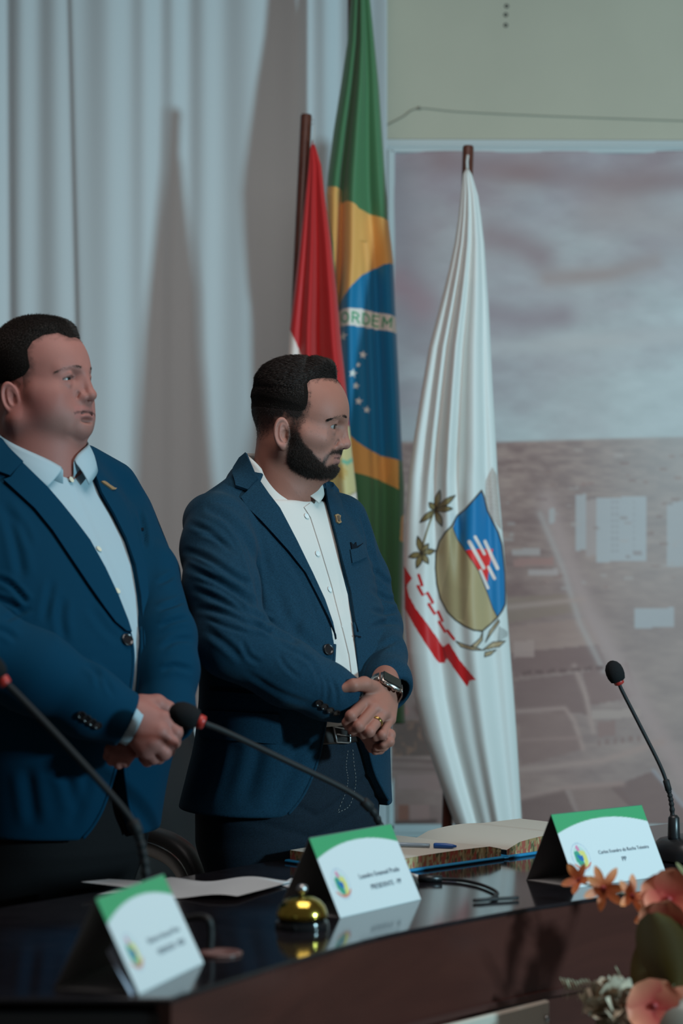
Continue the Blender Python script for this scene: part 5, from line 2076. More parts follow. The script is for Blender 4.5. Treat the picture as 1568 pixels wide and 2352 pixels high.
V, Q = surfnet(bodyB, (-.34, 3.80, .78), (.16, 4.36, 1.74), .0018)
q = HB.loc(V)
BEARD = [(.0248, .0125), (.0356, -.006), (.0533, -.0202), (.0622, -.0300), (.0725, -.0370), (.0762, -.0300), (.0815, -.0180), (.0870, -.0105), (.1000, -.0070), (.1080, -.0085), (.1060, -.0180), (.0935, -.0188), (.0850, -.0235), (.0800, -.0325), (.0785, -.0410), (.0815, -.0450),
         (.0890, -.0380), (.0990, -.0365), (.1050, -.0440), (.0960, -.0600), (.0760, -.0690), (.0447, -.0710), (.0170, -.0600), (.0080, -.0480), (.0075, -.0200), (.0110, .0120)]
HAIRL = [(.0835, .1190), (.0700, .1235), (.0550, .1215), (.0400, .1170), (.0300, .1120), (.0255, .1040), (.0300, .0860), (.0360, .0650), (.0300, .0420), (.0240, .0180), (.0120, .0140), (.0080, .0320), (-.0050, .0360), (-.0230, .0280), (-.0340, .0050), (-.0480, -.0180), (-.0680, -.0300), (-.13, -.02), (-.13, .20), (.0900, .20)]
sdb = polysd(q[:, 1], q[:, 2], BEARD)
sdh = polysd(q[:, 1], q[:, 2], HAIRL)
hd = (q[:, 2] > -.16) & (np.abs(q[:, 0]) < .12) & (np.abs(q[:, 1]) < .14)
nz = fbm(q[:, 1] * 160 + 50, q[:, 2] * 160 + 50, 3, 3)
col = np.tile(np.array([0.310, 0.130, 0.095]), (len(V), 1))
nb = fbm(V[:, 0] * 30 + 9, V[:, 2] * 30 + V[:, 1] * 20, 8, 3)
col *= (0.92 + 0.16 * nb)[:, None]
cheek = np.exp(-(((q[:, 1] - .062) / .028) ** 2 + ((q[:, 2] - .002) / .022) ** 2)) * hd
col = paint(col, .35 * cheek, (0.40, 0.185, 0.150))
nose = np.exp(-(((q[:, 1] - .108) / .014) ** 2 + ((q[:, 2] - .003) / .013) ** 2)) * hd
col = paint(col, .4 * nose, (0.40, 0.18, 0.145))
under = np.exp(-(((q[:, 1] - .074) / .016) ** 2 + ((q[:, 2] - .0165) / .007) ** 2)) * hd * (np.abs(q[:, 0]) < .055)
col = paint(col, .45 * under, (0.21, 0.105, 0.090))
earm = hd & (np.abs(q[:, 0]) > .0800) & (np.abs(q[:, 1] + .011) < .024) & (np.abs(q[:, 2] - .004) < .036)
col = paint(col, .5 * earm, (0.42, 0.19, 0.155))
col = paint_lips(col, q, hd, 1.0, (0.31, 0.125, 0.105), .8)
col = paint_lids(col, q, hd)
pores = (fbm(q[:, 1] * 420 + 70, q[:, 2] * 420 + 90, 40, 2) > .72) & hd & (q[:, 1] > .03) & (q[:, 2] < .05)
col = paint(col, .35 * pores, (0.20, 0.10, 0.08))
col = paint(col, np.clip(.5 + sdb / .006 + (nz - .5) * .9, 0, 1) * .93 * hd * (q[:, 1] > -.0) * (.55 + .45 * np.clip((.005 - q[:, 2]) / .03, 0, 1)), (0.026, 0.017, 0.014))
fade = np.clip(.5 + sdh / .016 + (nz - .5) * .9, 0, 1) * np.clip((q[:, 2] + .022) / .062, 0, 1) ** 1.2
burn = np.exp(-(((q[:, 1] - .017) / .012) ** 4)) * np.clip((q[:, 2] + .03) / .03, 0, 1) * np.clip((.07 - q[:, 2]) / .02, 0, 1) * (np.abs(q[:, 0]) > .05)
fade = np.maximum(fade, .90 * burn * (.75 + .6 * (nz - .3)))
fade = np.clip(fade, 0, 1)
col = paint(col, fade * .97 * hd * (~earm), (0.013, 0.009, 0.008))
kn = np.zeros(len(V))
for c in lh_m + rh_m + [f[0] for f in lh_f + rh_f]:
    kn = np.maximum(kn, np.exp(-(np.linalg.norm(V - c, axis=1) / .0135) ** 2))
col = paint(col, .35 * kn, (0.33, 0.135, 0.115))
bodyo = obj('body', V, Q, M_skin, pB, colors=col)
bodyV, bodyQ = V, Q
eyes(HB, pB, (0.016, 0.009, 0.006), (0.10, 1.0, -.05))


def hairB(P):
    q = HB.loc(P)
    out = smin(s_ell(q, (0, -.003, .066), (.0815, .0930, .0920)), s_ell(q, (0, .036, .116), (.064, .050, .040)), .022)
    sd = polysd(q[:, 1], q[:, 2], HAIRL).astype(np.float32)
    cr = cranium(q)
    f = np.clip((q[:, 2] - .046) / .075, 0.0, 1)
    g = np.clip((q[:, 1] - .02) / .03, 0, 1) * np.clip((q[:, 2] - .105) / .01, 0, 1)
    wob = np.float32(0)
    f = np.clip((q[:, 2] + wob - .058) / .070, 0.0, 1)
    lim = cr - np.minimum((.10 + .12 * np.clip((q[:, 2] - .09) / .02, 0, 1) + .45 * g) * sd + .0002, -.0012 + .0032 * np.clip((q[:, 2] + wob - .036) / .036, 0, 1) + .030 * f ** 1.4)
    return smax(out, lim, .003)


V, Q = surfnet(hairB, HB.o - [.15, .15, .08], HB.o + [.15, .15, .19], .0022)
hq = HB.loc(V)
cr = cranium(hq.astype(np.float32))
obj('hair', V, Q, M_hairbase, pB)
# hair blades combed back from the forehead
N = vnormals(V, Q)
k = cr[Q].mean(1) > .0006
wk = 1 + 1.2 * (HB.loc(V[Q[k]].mean(1))[:, 2] < .10)
pts = sample_tris(V, Q[k], 40000, wk)
hq = HB.loc(pts)
nn = grad(hairB, pts, .003)
topw = np.clip((hq[:, 2] - .075) / .05, 0, 1)[:, None]
flow = np.stack([np.sign(hq[:, 0]) * .25, -1.0 + 0 * hq[:, 0], -.15 - .9 * (1 - topw[:, 0])], 1)
flow = flow @ HB.R.T
flow -= nn * (flow * nn).sum(1, keepdims=True)
d = flow / (np.linalg.norm(flow, axis=1, keepdims=True) + 1e-9) + nn * (.22 + .10 * topw) + rng.normal(size=pts.shape) * .13
sds = np.clip(polysd(hq[:, 1], hq[:, 2], HAIRL) / .014, .3, 1)
ln = .0032 + .0025 * sds * np.clip((hq[:, 2] - .06) / .04, 0, 1) + .010 * topw[:, 0] * np.maximum(sds, .6) * rng.uniform(.6, 1.2, len(pts))
strands('hair_strand', pts - nn * .0006, d, ln, .00034, M_hair, pB, bend=-nn * .12)


def stubble(F, head, V, Q, wt, n, ln, flow, m, parent, name='stubble'):
    """cropped hairs over the fade"""
    w = wt[Q].mean(1)
    k = w > .03
    p = sample_tris(V, Q[k], n, w[k])
    g = grad(head, p, .003)
    fl = np.tile(np.array(flow, float), (n, 1)) @ F.R.T
    fl -= g * (fl * g).sum(1, keepdims=True)
    strands(name, p - g * .0004, fl * .9 + g * .55 + rng.normal(size=(n, 3)) * .22, ln * rng.uniform(.6, 1.2, n), .00024, m, parent)


stubble(HB, headB, bodyV, bodyQ, fade * hd * (~earm), 20000, .0036, (0, -.5, -.8), M_hair, pB)


def beardB(P):
    q = HB.loc(P)
    sd = polysd(q[:, 1], q[:, 2], BEARD).astype(np.float32)
    t = np.minimum(.26 * sd - .0002, .0036 + .0045 * np.clip((-.035 - q[:, 2]) / .03, 0, 1))
    d = headB(P) - np.clip(t, -.02, .011)
    return smax(d, -(q[:, 1] - .006), .003)


V, Q = surfnet(beardB, HB.o - [.13, .13, .11], HB.o + [.14, .14, .05], .0022)
q = HB.loc(V)
sd = polysd(q[:, 1], q[:, 2], BEARD)
keepv = sd > -.003
Qk = Q[keepv[Q].all(1)]
used = np.unique(Qk)
mp = np.full(len(V), -1)
mp[used] = np.arange(len(used))
V, Q = V[used], mp[Qk]
bk = (polysd(*HB.loc(V)[:, 1:].T, BEARD) > .0055) & (HB.loc(V)[:, 2] < -.022)
Qb = Q[bk[Q].all(1)]
ub = np.unique(Qb)
mb = np.full(len(V), -1)
mb[ub] = np.arange(len(ub))
obj('beard', V[ub], mb[Qb], M_hairbase, pB)
w = np.clip(polysd(*HB.loc(V[Q].mean(1))[:, 1:].T, BEARD) / .008 + .35, .08, 1) * (.35 + .65 * np.clip((.012 - HB.loc(V[Q].mean(1))[:, 2]) / .035, 0, 1))
pts = sample_tris(V, Q, 26000, w)
nn = grad(headB, pts, .003)
hq = HB.loc(pts)
flow = np.stack([0 * hq[:, 0], .25 + 0 * hq[:, 0], -1 + 0 * hq[:, 0]], 1) @ HB.R.T
flow -= nn * (flow * nn).sum(1, keepdims=True)
d = flow * .8 + nn * .6 + rng.normal(size=pts.shape) * .33
strands('beard_strand', pts - nn * .0010, d, rng.uniform(.0028, .0066, len(pts)) * np.where((hq[:, 1] > .074) & (hq[:, 2] > -.042), .55, 1.0), .00026, M_beard, pB, bend=rng.normal(size=pts.shape) * .2)


def brow(F, head, path, n, m, parent, wid, ln):
    for sg in (1, -1):
        P = smoothpath([(sg * a, b, c) for a, b, c in path], 60)
        t = rng.random(n)
        i = (t * 58.99).astype(int)
        p = P[i] + (P[i + 1] - P[i]) * (t * 58.99 - i)[:, None] + rng.normal(size=(n, 3)) * [0.0004, 0.0004, wid] * (1.15 - .8 * np.abs(t - .4))[:, None]
        p = F.wor(p)
        out = P[i] * [1, 1, 0]
        out = (out / np.linalg.norm(out, axis=1, keepdims=True)) @ F.R.T
        for _ in range(8):
            p = p - out * head(p.astype(np.float32))[:, None] * .8
        g = grad(head, p, .002)
        tang = (P[np.minimum(i + 1, 59)] - P[np.maximum(i - 1, 0)]) @ F.R.T
        tang /= np.linalg.norm(tang, axis=1, keepdims=True)
        d = tang + np.array([0, 0, .45]) * (1 - t)[:, None] + g * .22 + rng.normal(size=(n, 3)) * .12
        strands('eyebrow', p - g * .0005, d, ln, .00021, m, parent)


brow(HB, headB, [(.010, .0985, .0515), (.026, .0930, .0530), (.040, .0800, .0490), (.051, .0660, .0415)], 1300, M_hair, pB, .0015, .0055)

# ---- shirt, jacket
V, Q = surfnet(shirtB, (-.33, 3.95, .95), (.13, 4.40, 1.50), .0035)
sh = obj('shirt', V, Q, M_shirt, pB)
collar(sh, FB, M_shirt, -.014, [(64, 1.4250), (45, 1.444), (25, 1.470), (0, 1.497), (-30, 1.512), (-90, 1.516), (-150, 1.511), (-190, 1.500), (-230, 1.474), (-255, 1.452), (-268, 1.438)],
       [(50, 1.4040), (38, 1.412), (20, 1.428), (0, 1.446), (-30, 1.464), (-90, 1.474), (-150, 1.468), (-190, 1.456), (-225, 1.440), (-245, 1.428), (-257, 1.4190)], [.066, .067, .068, .067, .066], [.088, .083, .082, .083, .088])
V, Q = surfnet(jacketB, (-.44, 3.76, .80), (.26, 4.45, 1.56), .0036)
N = vnormals(V, Q)
V = crease(V, N, [
    # near sleeve: drag lines from the shoulder and the bunching above the elbow
    ([(470, 1168), (520, 1190), (560, 1235), (585, 1290)], 11, 6), ([(432, 1200), (480, 1222), (530, 1262)], 9, 4), ([(420, 1262), (480, 1285), (540, 1325), (578, 1345)], 10, 5.5),
    ([(428, 1300), (490, 1330), (560, 1372), (590, 1400)], 10, 6), ([(440, 1352), (500, 1378), (560, 1410), (605, 1440)], 9, 5), ([(450, 1395), (520, 1410), (580, 1436), (622, 1438)], 9, 5.5),
    ([(560, 1395), (600, 1420), (628, 1432)], 8, 6), ([(470, 1445), (520, 1480), (560, 1520)], 11, 3.5), ([(600, 1440), (640, 1462), (690, 1480)], 9, 3.5),
    ([(555, 1470), (570, 1505), (600, 1525)], 8, 3), ([(690, 1500), (720, 1530), (735, 1570)], 8, 2.5), ([(760, 1560), (772, 1590), (770, 1620)], 7, 2.5),
    # jacket body: pull from the button, side drape
    ([(735, 1492), (690, 1460), (650, 1400), (636, 1340)], 16, 3.5), ([(690, 1390), (680, 1450), (672, 1490)], 13, 3), ([(650, 1270), (690, 1330), (720, 1400), (742, 1460)], 10, 2.2),
    ([(575, 1250), (590, 1340), (600, 1410)], 10, 5), ([(490, 1650), (560, 1690), (640, 1690)], 14, 2.5), ([(600, 1640), (590, 1740), (560, 1850)], 22, 4), ([(690, 1700), (660, 1790), (620, 1870)], 22, 3), ([(500, 1700), (480, 1780), (455, 1850)], 20, 4),
    # smaller gathers
    ([(455, 1225), (500, 1240), (545, 1275)], 6, 2.5), ([(430, 1280), (470, 1300), (510, 1322)], 6, 2.5), ([(445, 1330), (500, 1352), (545, 1385), (580, 1420)], 6, 3), ([(470, 1420), (520, 1440), (570, 1455)], 6, 2.5),
    ([(590, 1430), (612, 1450), (632, 1445)], 6, 4), ([(520, 1200), (550, 1240), (572, 1300), (580, 1350)], 7, 3.5), ([(620, 1465), (680, 1500), (720, 1520)], 7, 2), ([(560, 1540), (640, 1590), (720, 1620)], 9, 2),
    ([(740, 1545), (752, 1580), (748, 1615)], 6, 2), ([(640, 1500), (655, 1530), (690, 1560)], 7, 2),
    ([(740, 1560), (735, 1600)], 5, 1.5), ([(756, 1340), (742, 1372)], 6, 1.5), ([(590, 1180), (600, 1260), (622, 1330)], 12, 2),
    # far sleeve
    ([(852, 1302), (880, 1330), (900, 1345)], 8, 4), ([(850, 1352), (885, 1375), (915, 1380)], 8, 4.5), ([(850, 1400), (885, 1408), (920, 1400)], 8, 4.5), ([(850, 1442), (885, 1430), (920, 1432)], 8, 4), ([(856, 1500), (890, 1480), (918, 1466)], 8, 3),
    ([(828, 1180), (845, 1235), (852, 1290)], 7, 5), ([(835, 1240), (858, 1290), (866, 1330)], 7, 3),
], 1)
jk = obj('jacket', V, Q, M_jk, pB)

# collar and lapels, pocket flaps, breast pocket
tB = lambda P: torsoB(P)
tBc = lambda P: smin(torsoB(P), s_cap(FB.loc(P), (0, -.018, 1.40), (0, -.022, 1.470), .084), .025)
jB = lambda P: jacketB(P)
patch('collar', [(570, 1044), (556, 1056), (541, 1080), (536, 1096), (540, 1122), (568, 1131), (593, 1103), (584, 1080), (576, 1060)], tBc, .0085, .0060, M_jk, jk, step=6)
patch('lapel', [(593, 1103), (569, 1131), (552, 1147), (570, 1172), (597, 1198), (625, 1229), (660, 1268), (698, 1317), (730, 1380), (751, 1422), (767, 1460), (768, 1470), (760, 1432), (742, 1380), (714, 1318), (679, 1246), (640, 1170), (616, 1138)], tB, .0065, .0050, M_jk, jk, step=6)
patch('lapel', [(742, 1106), (762, 1112), (775, 1128), (786, 1180), (794, 1240), (797, 1258), (806, 1320), (816, 1400), (820, 1452), (813, 1430), (803, 1362), (783, 1288), (764, 1212), (749, 1152)], tB, .0045, .0040, M_jk, jk)
collar(jk, FB, M_jk, -.018, [(34, 1.436), (18, 1.454), (0, 1.470), (-30, 1.490), (-90, 1.500), (-150, 1.496), (-180, 1.488), (-205, 1.474), (-222, 1.460)], [(26, 1.412), (12, 1.424), (0, 1.434), (-30, 1.452), (-90, 1.462), (-150, 1.458), (-180, 1.448), (-200, 1.436), (-214, 1.424)], [.078, .080, .082, .080, .078], [.104, .106, .104, .106, .104], 'collar', 90, .003)
patch('breast_pocket', [(801, 1264), (818, 1260), (832, 1248), (836, 1262), (838, 1280), (822, 1288), (806, 1294)], tB, .0040, .0040, M_jk, jk, step=5)
patch('pocket_square', [(803, 1246), (809, 1252), (813, 1250), (815, 1246), (817, 1256), (822, 1254), (833, 1248), (830, 1256), (812, 1266), (806, 1264)], tB, .0030, .0022, M_jkd, jk, step=4)
patch('pocket_flap', [(470, 1632), (540, 1634), (640, 1640), (648, 1700), (645, 1706), (636, 1708), (560, 1702), (462, 1694)], tB, .0060, .0050, M_jk, jk)
patch('pocket_welt', [(484, 1578), (560, 1584), (652, 1592), (653, 1600), (560, 1592), (484, 1586)], tB, .0030, .0030, M_jkd, jk, step=5)


def trim(name, pts, fn, r, m, parent, sink=.35, Y=None):
    P = smoothpath([(a, b, 0) for a, b in pts], 50)[:, :2]
    h = raycast(fn, P)
    h = h - grad(fn, h, .004) * r * sink
    for _ in range(2):
        h[1:-1] = h[1:-1] * .5 + (h[2:] + h[:-2]) * .25
    V, F = tube(h, r, 8)
    return obj(name, V, F, m, parent)


trim('front_edge', edgeN[10:-1], tB, .0034, M_jk, jk)
trim('front_edge', edgeF[5:], tB, .0034, M_jk, jk)


def on(fn, x, y, off=0.0):
    p = raycast(fn, [(x, y)])
    n = grad(fn, p, .004)[0]
    return p[0] + n * off, n


c, n = on(tB, 752, 1493, .002)
disc('button', c, n, .0108, .0030, M_btn, jk)
for x, y in ((733, 1614), (745, 1622), (758, 1630), (772, 1636)):
    c, n = on(jB, x, y, .0008)
    disc('sleeve_button', c, n, .0074, .0026, M_btn, jk)
patch('buttonhole', [(812, 1459), (827, 1462), (827, 1465), (812, 1462)], tB, .0022, .002, M_jkd, jk, step=3)
sB = shirtB
for x, y in ((703, 1186), (728, 1272), (756, 1354), (787, 1440)):
    c, n = on(sB, x, y, .0012)
    disc('button', c, n, .0054, .0012, M_btw, sh)
patch('placket', [(697, 1166), (712, 1190), (735, 1262), (760, 1345), (780, 1425), (800, 1505), (808, 1560), (822, 1556), (812, 1490), (796, 1420), (776, 1340), (752, 1262), (728, 1190), (712, 1156)], sB, .0024, .0024, M_shirt, sh)
# small shield pin on the far lapel
M_gold = mat('antique_gold', (0.60, 0.38, 0.20), 0.4, metal=0.7)
pin = patch('lapel_pin', [(763, 1186), (769, 1184), (776, 1188), (775, 1194), (776, 1199), (778, 1203), (773, 1206), (767, 1202), (766, 1194)], tB, .0075, .0030, M_gold, jk, step=3)
patch('pin_shield', [(767, 1189), (772, 1188), (774, 1196), (774, 1201), (770, 1201), (768, 1195)], tB, .0085, .0012, mat('pin_enamel', (0.10, 0.07, 0.05), 0.3), pin, step=3)

# ---- belt, jeans, shoes


def jeanB(P):
    q = FB.loc(P)
    d = torso_sdf(q, [(1.02, .178, .128, .015), (.94, .184, .134, .014), (.86, .188, .136, .010), (.78, .188, .132, .004), (.70, .18, .12, .0)], 0)
    d = smax(d, .74 - q[:, 2], .05)
    m = mir(q)
    d = smin(d, s_path(m, [(.088, .010, .84), (.098, .025, .48), (.100, .000, .12)], [.102, .078, .066], .02), .03)
    d = smax(d, .07 - q[:, 2], .004)
    # fly and creases
    d += .0035 * np.exp(-((q[:, 0] + .004) / .008) ** 2) * (q[:, 1] > 0) * np.clip((q[:, 2] - .80) * 12, 0, 1)
    d += .004 * np.exp(-((q[:, 2] - .835 - .5 * np.abs(q[:, 0] - .05)) / .007) ** 2) * (q[:, 1] > .05)
    d += .003 * np.exp(-((q[:, 2] - .795 - .35 * np.abs(q[:, 0] - .06)) / .008) ** 2) * (q[:, 1] > .05)
    return smax(d, q[:, 2] - 1.0, .003)


V, Q = surfnet(jeanB, (-.40, 3.92, .04), (.20, 4.44, 1.02), .005)
je = obj('jeans', V, Q, M_jean, pB)


def beltB(P):
    q = FB.loc(P)
    d = torso_sdf(q, [(1.02, .183, .133, .015), (.94, .188, .138, .014)], 0)
    return smax(smax(d, -(d + .006), .001), np.abs(q[:, 2] - .985) - .017, .002)


V, Q = surfnet(beltB, (-.40, 3.92, .95), (.20, 4.44, 1.02), .0035)
be = obj('belt', V, Q, M_belt, pB)
jn = lambda P: torso_sdf(FB.loc(P), [(1.02, .183, .133, .015), (.94, .188, .138, .014)], 0)
fr_pts = [(762, 1668), (800, 1676), (800, 1706), (770, 1704)]
P = raycast(jn, fr_pts)
g = grad(jn, P, .004)
P = P + g * .004
loop = np.concatenate([np.linspace(P[i], P[(i + 1) % 4], 6)[:-1] for i in range(4)] + [P[:1]])
V, F = tube(loop, .0022, 8)
obj('buckle', V, F, M_steel, be)
V, F = tube([(P[0] + P[3]) / 2 + g[0] * .003, (P[1] + P[2]) / 2 + g[1] * .003], .0014, 8)
obj('buckle_pin', V, F, M_steel, be)
M_thread = mat('pale_thread', (0.20, 0.20, 0.20), 0.9)
jnn = lambda P: jeanB(P)
for ln_ in ([(798, 1724), (794, 1760), (798, 1790), (792, 1822), (776, 1862)], [(809, 1722), (812, 1756), (816, 1790), (812, 1822), (800, 1852), (776, 1866)]):
    PX = smoothpath([(a, b, 0) for a, b in ln_], 40)[:, :2]
    h = raycast(jnn, PX)
    h = h + grad(jnn, h, .004) * .0008
    parts = [tube(h[i:i + 2], .0007, 5) for i in range(0, 39, 2)]
    V, F = join(parts)
    obj('stitching', V, F, M_thread, je, kind='stuff')
for sg in (-1, 1):
    def shoe(P, sg=sg):
        q = FB.loc(P)
        d = smin(s_ell(q, (sg * .10, .02, .045), (.046, .085, .050)), s_ell(q, (sg * .105, .115, .035), (.048, .075, .036)), .03)
        d = smin(d, s_cap(q, (sg * .10, -.01, .06), (sg * .10, -.01, .10), .045, .04), .02)
        return smax(d, .004 - q[:, 2], .004)
    V, Q = surfnet(shoe, FB.wor([sg * .1, .05, .0]) - [.2, .2, .02], FB.wor([sg * .1, .05, .0]) + [.2, .2, .16], .006)
    obj('shoe', V, Q, M_shoe, pB)

# ---- wristwatch and ring on his left hand
wc = W(897, 1566, 3.972)
u = np.array([.80, .20, -.44])
u /= np.linalg.norm(u)
nw = np.array([.45, -.42, .80])
nw -= u * (nw @ u)
nw /= np.linalg.norm(nw)
vw = np.cross(nw, u)
Rw = np.stack([u, vw, nw], 1)
M_ti = mat('titanium', (0.40, 0.36, 0.33), 0.28, metal=1.0)
V, F = box(wc, (.043, .037, .0105), Rw, .0042)
wt = obj('wristwatch', V, F, M_ti, pB, label='square grey smartwatch with black screen')
V, F = box(wc + nw * .0052, (.037, .031, .002), Rw, .0009)
obj('screen', V, F, mat('black_glass', (0.004, 0.004, 0.005), 0.05), wt, smooth=False)
sidev = vw if (vw @ np.array([0, -1, -.4])) > 0 else -vw
V, F = lathe([(.0030, 0), (.0036, .001), (.0036, .0034), (.0028, .0042)], wc + sidev * .0178 + u * .006, sidev, 16)
obj('crown', V, F, M_ti, wt)
V, F = box(wc + sidev * .0185 - u * .009, (.011, .002, .004), Rw, .0008)
obj('side_button', V, F, M_ti, wt)
wctr = W(887, 1574, 4.005)
P = [wc + u * .0235 - nw * .001, wc + u * .030 - nw * .012, wc + u * .027 - nw * .030, wctr - nw * .034, wc - u * .026 - nw * .030, wc - u * .029 - nw * .012, wc - u * .0235 - nw * .001]
P = smoothpath(P, 40)
V = np.concatenate([P + vw * .012, P - vw * .012])
n_ = len(P)
F = [(i, i + 1, i + 1 + n_, i + n_) for i in range(n_ - 1)]
so = obj('strap', V, F, M_ti, wt)
md = so.modifiers.new('thickness', 'SOLIDIFY')
md.thickness = .0018
rc = lh_m[2] * .52 + lh_f[2][0] * .48
ra = lh_f[2][0] - lh_m[2]
V, F = lathe([(.0108, -.0026), (.0116, -.0026), (.0119, -.0012), (.0115, 0), (.0119, .0012), (.0116, .0026), (.0108, .0026), (.0106, 0), (.0108, -.0026)], rc, ra, 28, False)
obj('ring', V, F, mat('gold', (0.62, 0.42, 0.14), 0.2, metal=1.0), pB)
# ---------------------------------------------------------------- the heavier man at the left
pA = thing('person', 'stout clean-shaven man in a darker blue jacket and pale blue shirt', 'person', (-0.55, 3.92, 0), 'men standing behind the table')
FA = Frame((-0.557, 3.92, 0), 45)
HA = Frame((-0.543, 3.905, 1.590), 66, -5)
M_skinA = skin_mat('ruddy_skin')
M_hairA = mat('brown_hair', (0.036, 0.025, 0.021), 0.55, 0.3)
M_jkA = mat('blue_suiting', (0.0016, 0.032, 0.066), 0.80, 0.05, weave=(1500, 0.08, 0.5), sheen=0.02)
M_jkAd = mat('blue_suiting_dark', (0.003, 0.006, 0.011), 0.9, 0.1)
M_shirtA = mat('pale_blue_shirt', (0.33, 0.43, 0.48), 0.75, 0.2)
M_shirtB2 = mat('blue_shirt_lining', (0.33, 0.50, 0.60), 0.75, 0.2)
M_trou = mat('black_trousers', (0.010, 0.009, 0.010), 0.85, 0.15, weave=(900, 0.2, 0.6))
TABA = smooth_tab([(1.60, .075, .070, -.015), (1.53, .085, .082, -.010), (1.48, .140, .105, -.005), (1.42, .195, .128, .002), (1.37, .215, .145, .018), (1.327, .228, .158, .038), (1.254, .238, .176, .068),
                   (1.15, .244, .194, .102), (1.05, .232, .192, .104), (.95, .198, .178, .092), (.82, .182, .168, .080), (.70, .18, .165, .07)])
nearA = [W(-150, 1185, 3.74), W(-150, 1300, 3.66), W(-110, 1420, 3.60), W(-62, 1480, 3.565), W(80, 1545, 3.575), W(200, 1612, 3.59), W(294, 1656, 3.605)]
nearAr = [.068, .076, .074, .073, .067, .058, .047]
farA = [W(285, 1185, 4.07), W(338, 1320, 3.92), W(374, 1462, 3.79), W(382, 1540, 3.75), W(382, 1640, 3.70), W(380, 1690, 3.66)]
farAr = [.056, .055, .056, .054, .046, .043]
cutNA = (W(292, 1655, 3.605).astype(np.float32), ((nearA[-1] - nearA[-2]) / np.linalg.norm(nearA[-1] - nearA[-2])).astype(np.float32))
cutFA = (W(382, 1668, 3.68).astype(np.float32), ((farA[-1] - farA[-2]) / np.linalg.norm(farA[-1] - farA[-2])).astype(np.float32))


def torsoA(P, grow=0.0):
    q = FA.loc(P)
    d = torso_sdf(q, TABA, grow, 2.02)
    d = smin(d, s_cap(mir(q), (.070, -.020, 1.500), (.185, -.015, 1.440), .050 + grow, .060 + grow), .035)
    return smax(d, q[:, 2] - 1.525 + .35 * np.maximum(q[:, 1], 0), .006)


edgeNA = [(-40, 990), (0, 1012), (50, 1060), (108, 1122), (140, 1160), (170, 1198), (205, 1245), (240, 1308), (270, 1372), (292, 1430), (304, 1480), (306, 1530), (298, 1600), (284, 1680), (272, 1740), (256, 1800), (235, 1860), (212, 1900), (190, 1926)]
edgeFA = [(214, 1090), (232, 1130), (262, 1180), (290, 1238), (308, 1300), (320, 1370), (326, 1440), (326, 1500), (318, 1580), (302, 1660), (286, 1740), (292, 1810), (300, 1860), (314, 1896), (318, 1910)]
openA = np.concatenate([toxz(FA, torsoA, edgeNA), [[.12, .60], [-.16, .60]], toxz(FA, torsoA, edgeFA)[::-1], [[-.03, 1.62], [.04, 1.62]]])
openAl = [tuple(v) for v in openA]


def jacketA(P):
    q = FA.loc(P)
    d = torsoA(P)
    i = np.where((q[:, 1] > -.03) & (d > -.09) & (d < .05))[0]
    if len(i):
        sd = polysd(q[i, 0], q[i, 2], openAl).astype(np.float32)
        d[i] = smax(d[i], np.minimum(sd, q[i, 1] - .01), .005)
    d = smax(d, .832 + .012 * np.abs(q[:, 0]) - q[:, 2], .006)
    s1 = sleeve(P, nearA, nearAr, cutNA, .0095)
    s2 = sleeve(P, farA, farAr, cutFA, .0095)
    up = np.clip((q[:, 2] - 1.24) / .12, 0, 1)
    d = smin(d, s1, (.006 + .026 * up))
    return smin(d, s2, (.004 + .022 * up))


def shirtAf(P):
    q = FA.loc(P)
    d = torso_sdf(q, TABA, -.0075, 2.02)
    d = smin(d, s_cap(q, (0, -.010, 1.42), (0, -.006, 1.500), .076), .02)
    d = smax(d, -s_cap(q, (0, .085, 1.53), (-.004, .105, 1.470), .045, .010), .004)
    d = smax(d, q[:, 2] - 1.505, .003)
    d += .0025 * np.exp(-((q[:, 0] + .010) / .008) ** 2) * (q[:, 1] > 0)
    return smax(d, .98 - q[:, 2], .004)


ra_m = [W(374, 1652, 3.600), W(368, 1680, 3.585), W(354, 1706, 3.580), W(334, 1724, 3.585)]
ra_w = [W(314, 1634, 3.610), W(308, 1646, 3.606), W(302, 1660, 3.604), W(296, 1674, 3.604)]
ra_f = [[W(402, 1682, 3.600), W(400, 1704, 3.625), W(384, 1716, 3.640)], [W(392, 1706, 3.592), W(386, 1724, 3.612), W(372, 1728, 3.630)],
        [W(376, 1728, 3.588), W(364, 1740, 3.605), W(352, 1738, 3.625)], [W(352, 1740, 3.592), W(338, 1748, 3.608), W(328, 1742, 3.625)]]
ra_t = [W(328, 1622, 3.625), W(360, 1618, 3.630), W(384, 1630, 3.640), W(398, 1642, 3.650)]
la_m = [W(330, 1690, 3.650), W(324, 1702, 3.645), W(318, 1712, 3.642), W(314, 1720, 3.640)]
la_f = [[W(304, 1712, 3.622), W(296, 1735, 3.612), W(288, 1752, 3.612)], [W(290, 1716, 3.618), W(280, 1738, 3.612), W(272, 1756, 3.614)],
        [W(276, 1712, 3.620), W(264, 1732, 3.616), W(256, 1748, 3.620)], [W(264, 1706, 3.625), W(252, 1722, 3.622), W(246, 1738, 3.628)]]
la_t = [W(360, 1680, 3.660), W(345, 1690, 3.655), W(330, 1700, 3.650)]


def handsA(P):
    a = hand_sdf(P, ra_w, ra_m, ra_f, ra_t, 1.22, .030, W(240, 1632, 3.595))
    b = hand_sdf(P, W(372, 1688, 3.670), la_m, la_f, la_t, 1.12, .029, W(384, 1640, 3.70))
    return np.minimum(a, b)


handsAn = nearbox(handsA, W(220, 1590, 3.58) + [-.05, -.06, -.15], W(410, 1590, 3.72) + [.05, .06, .05])


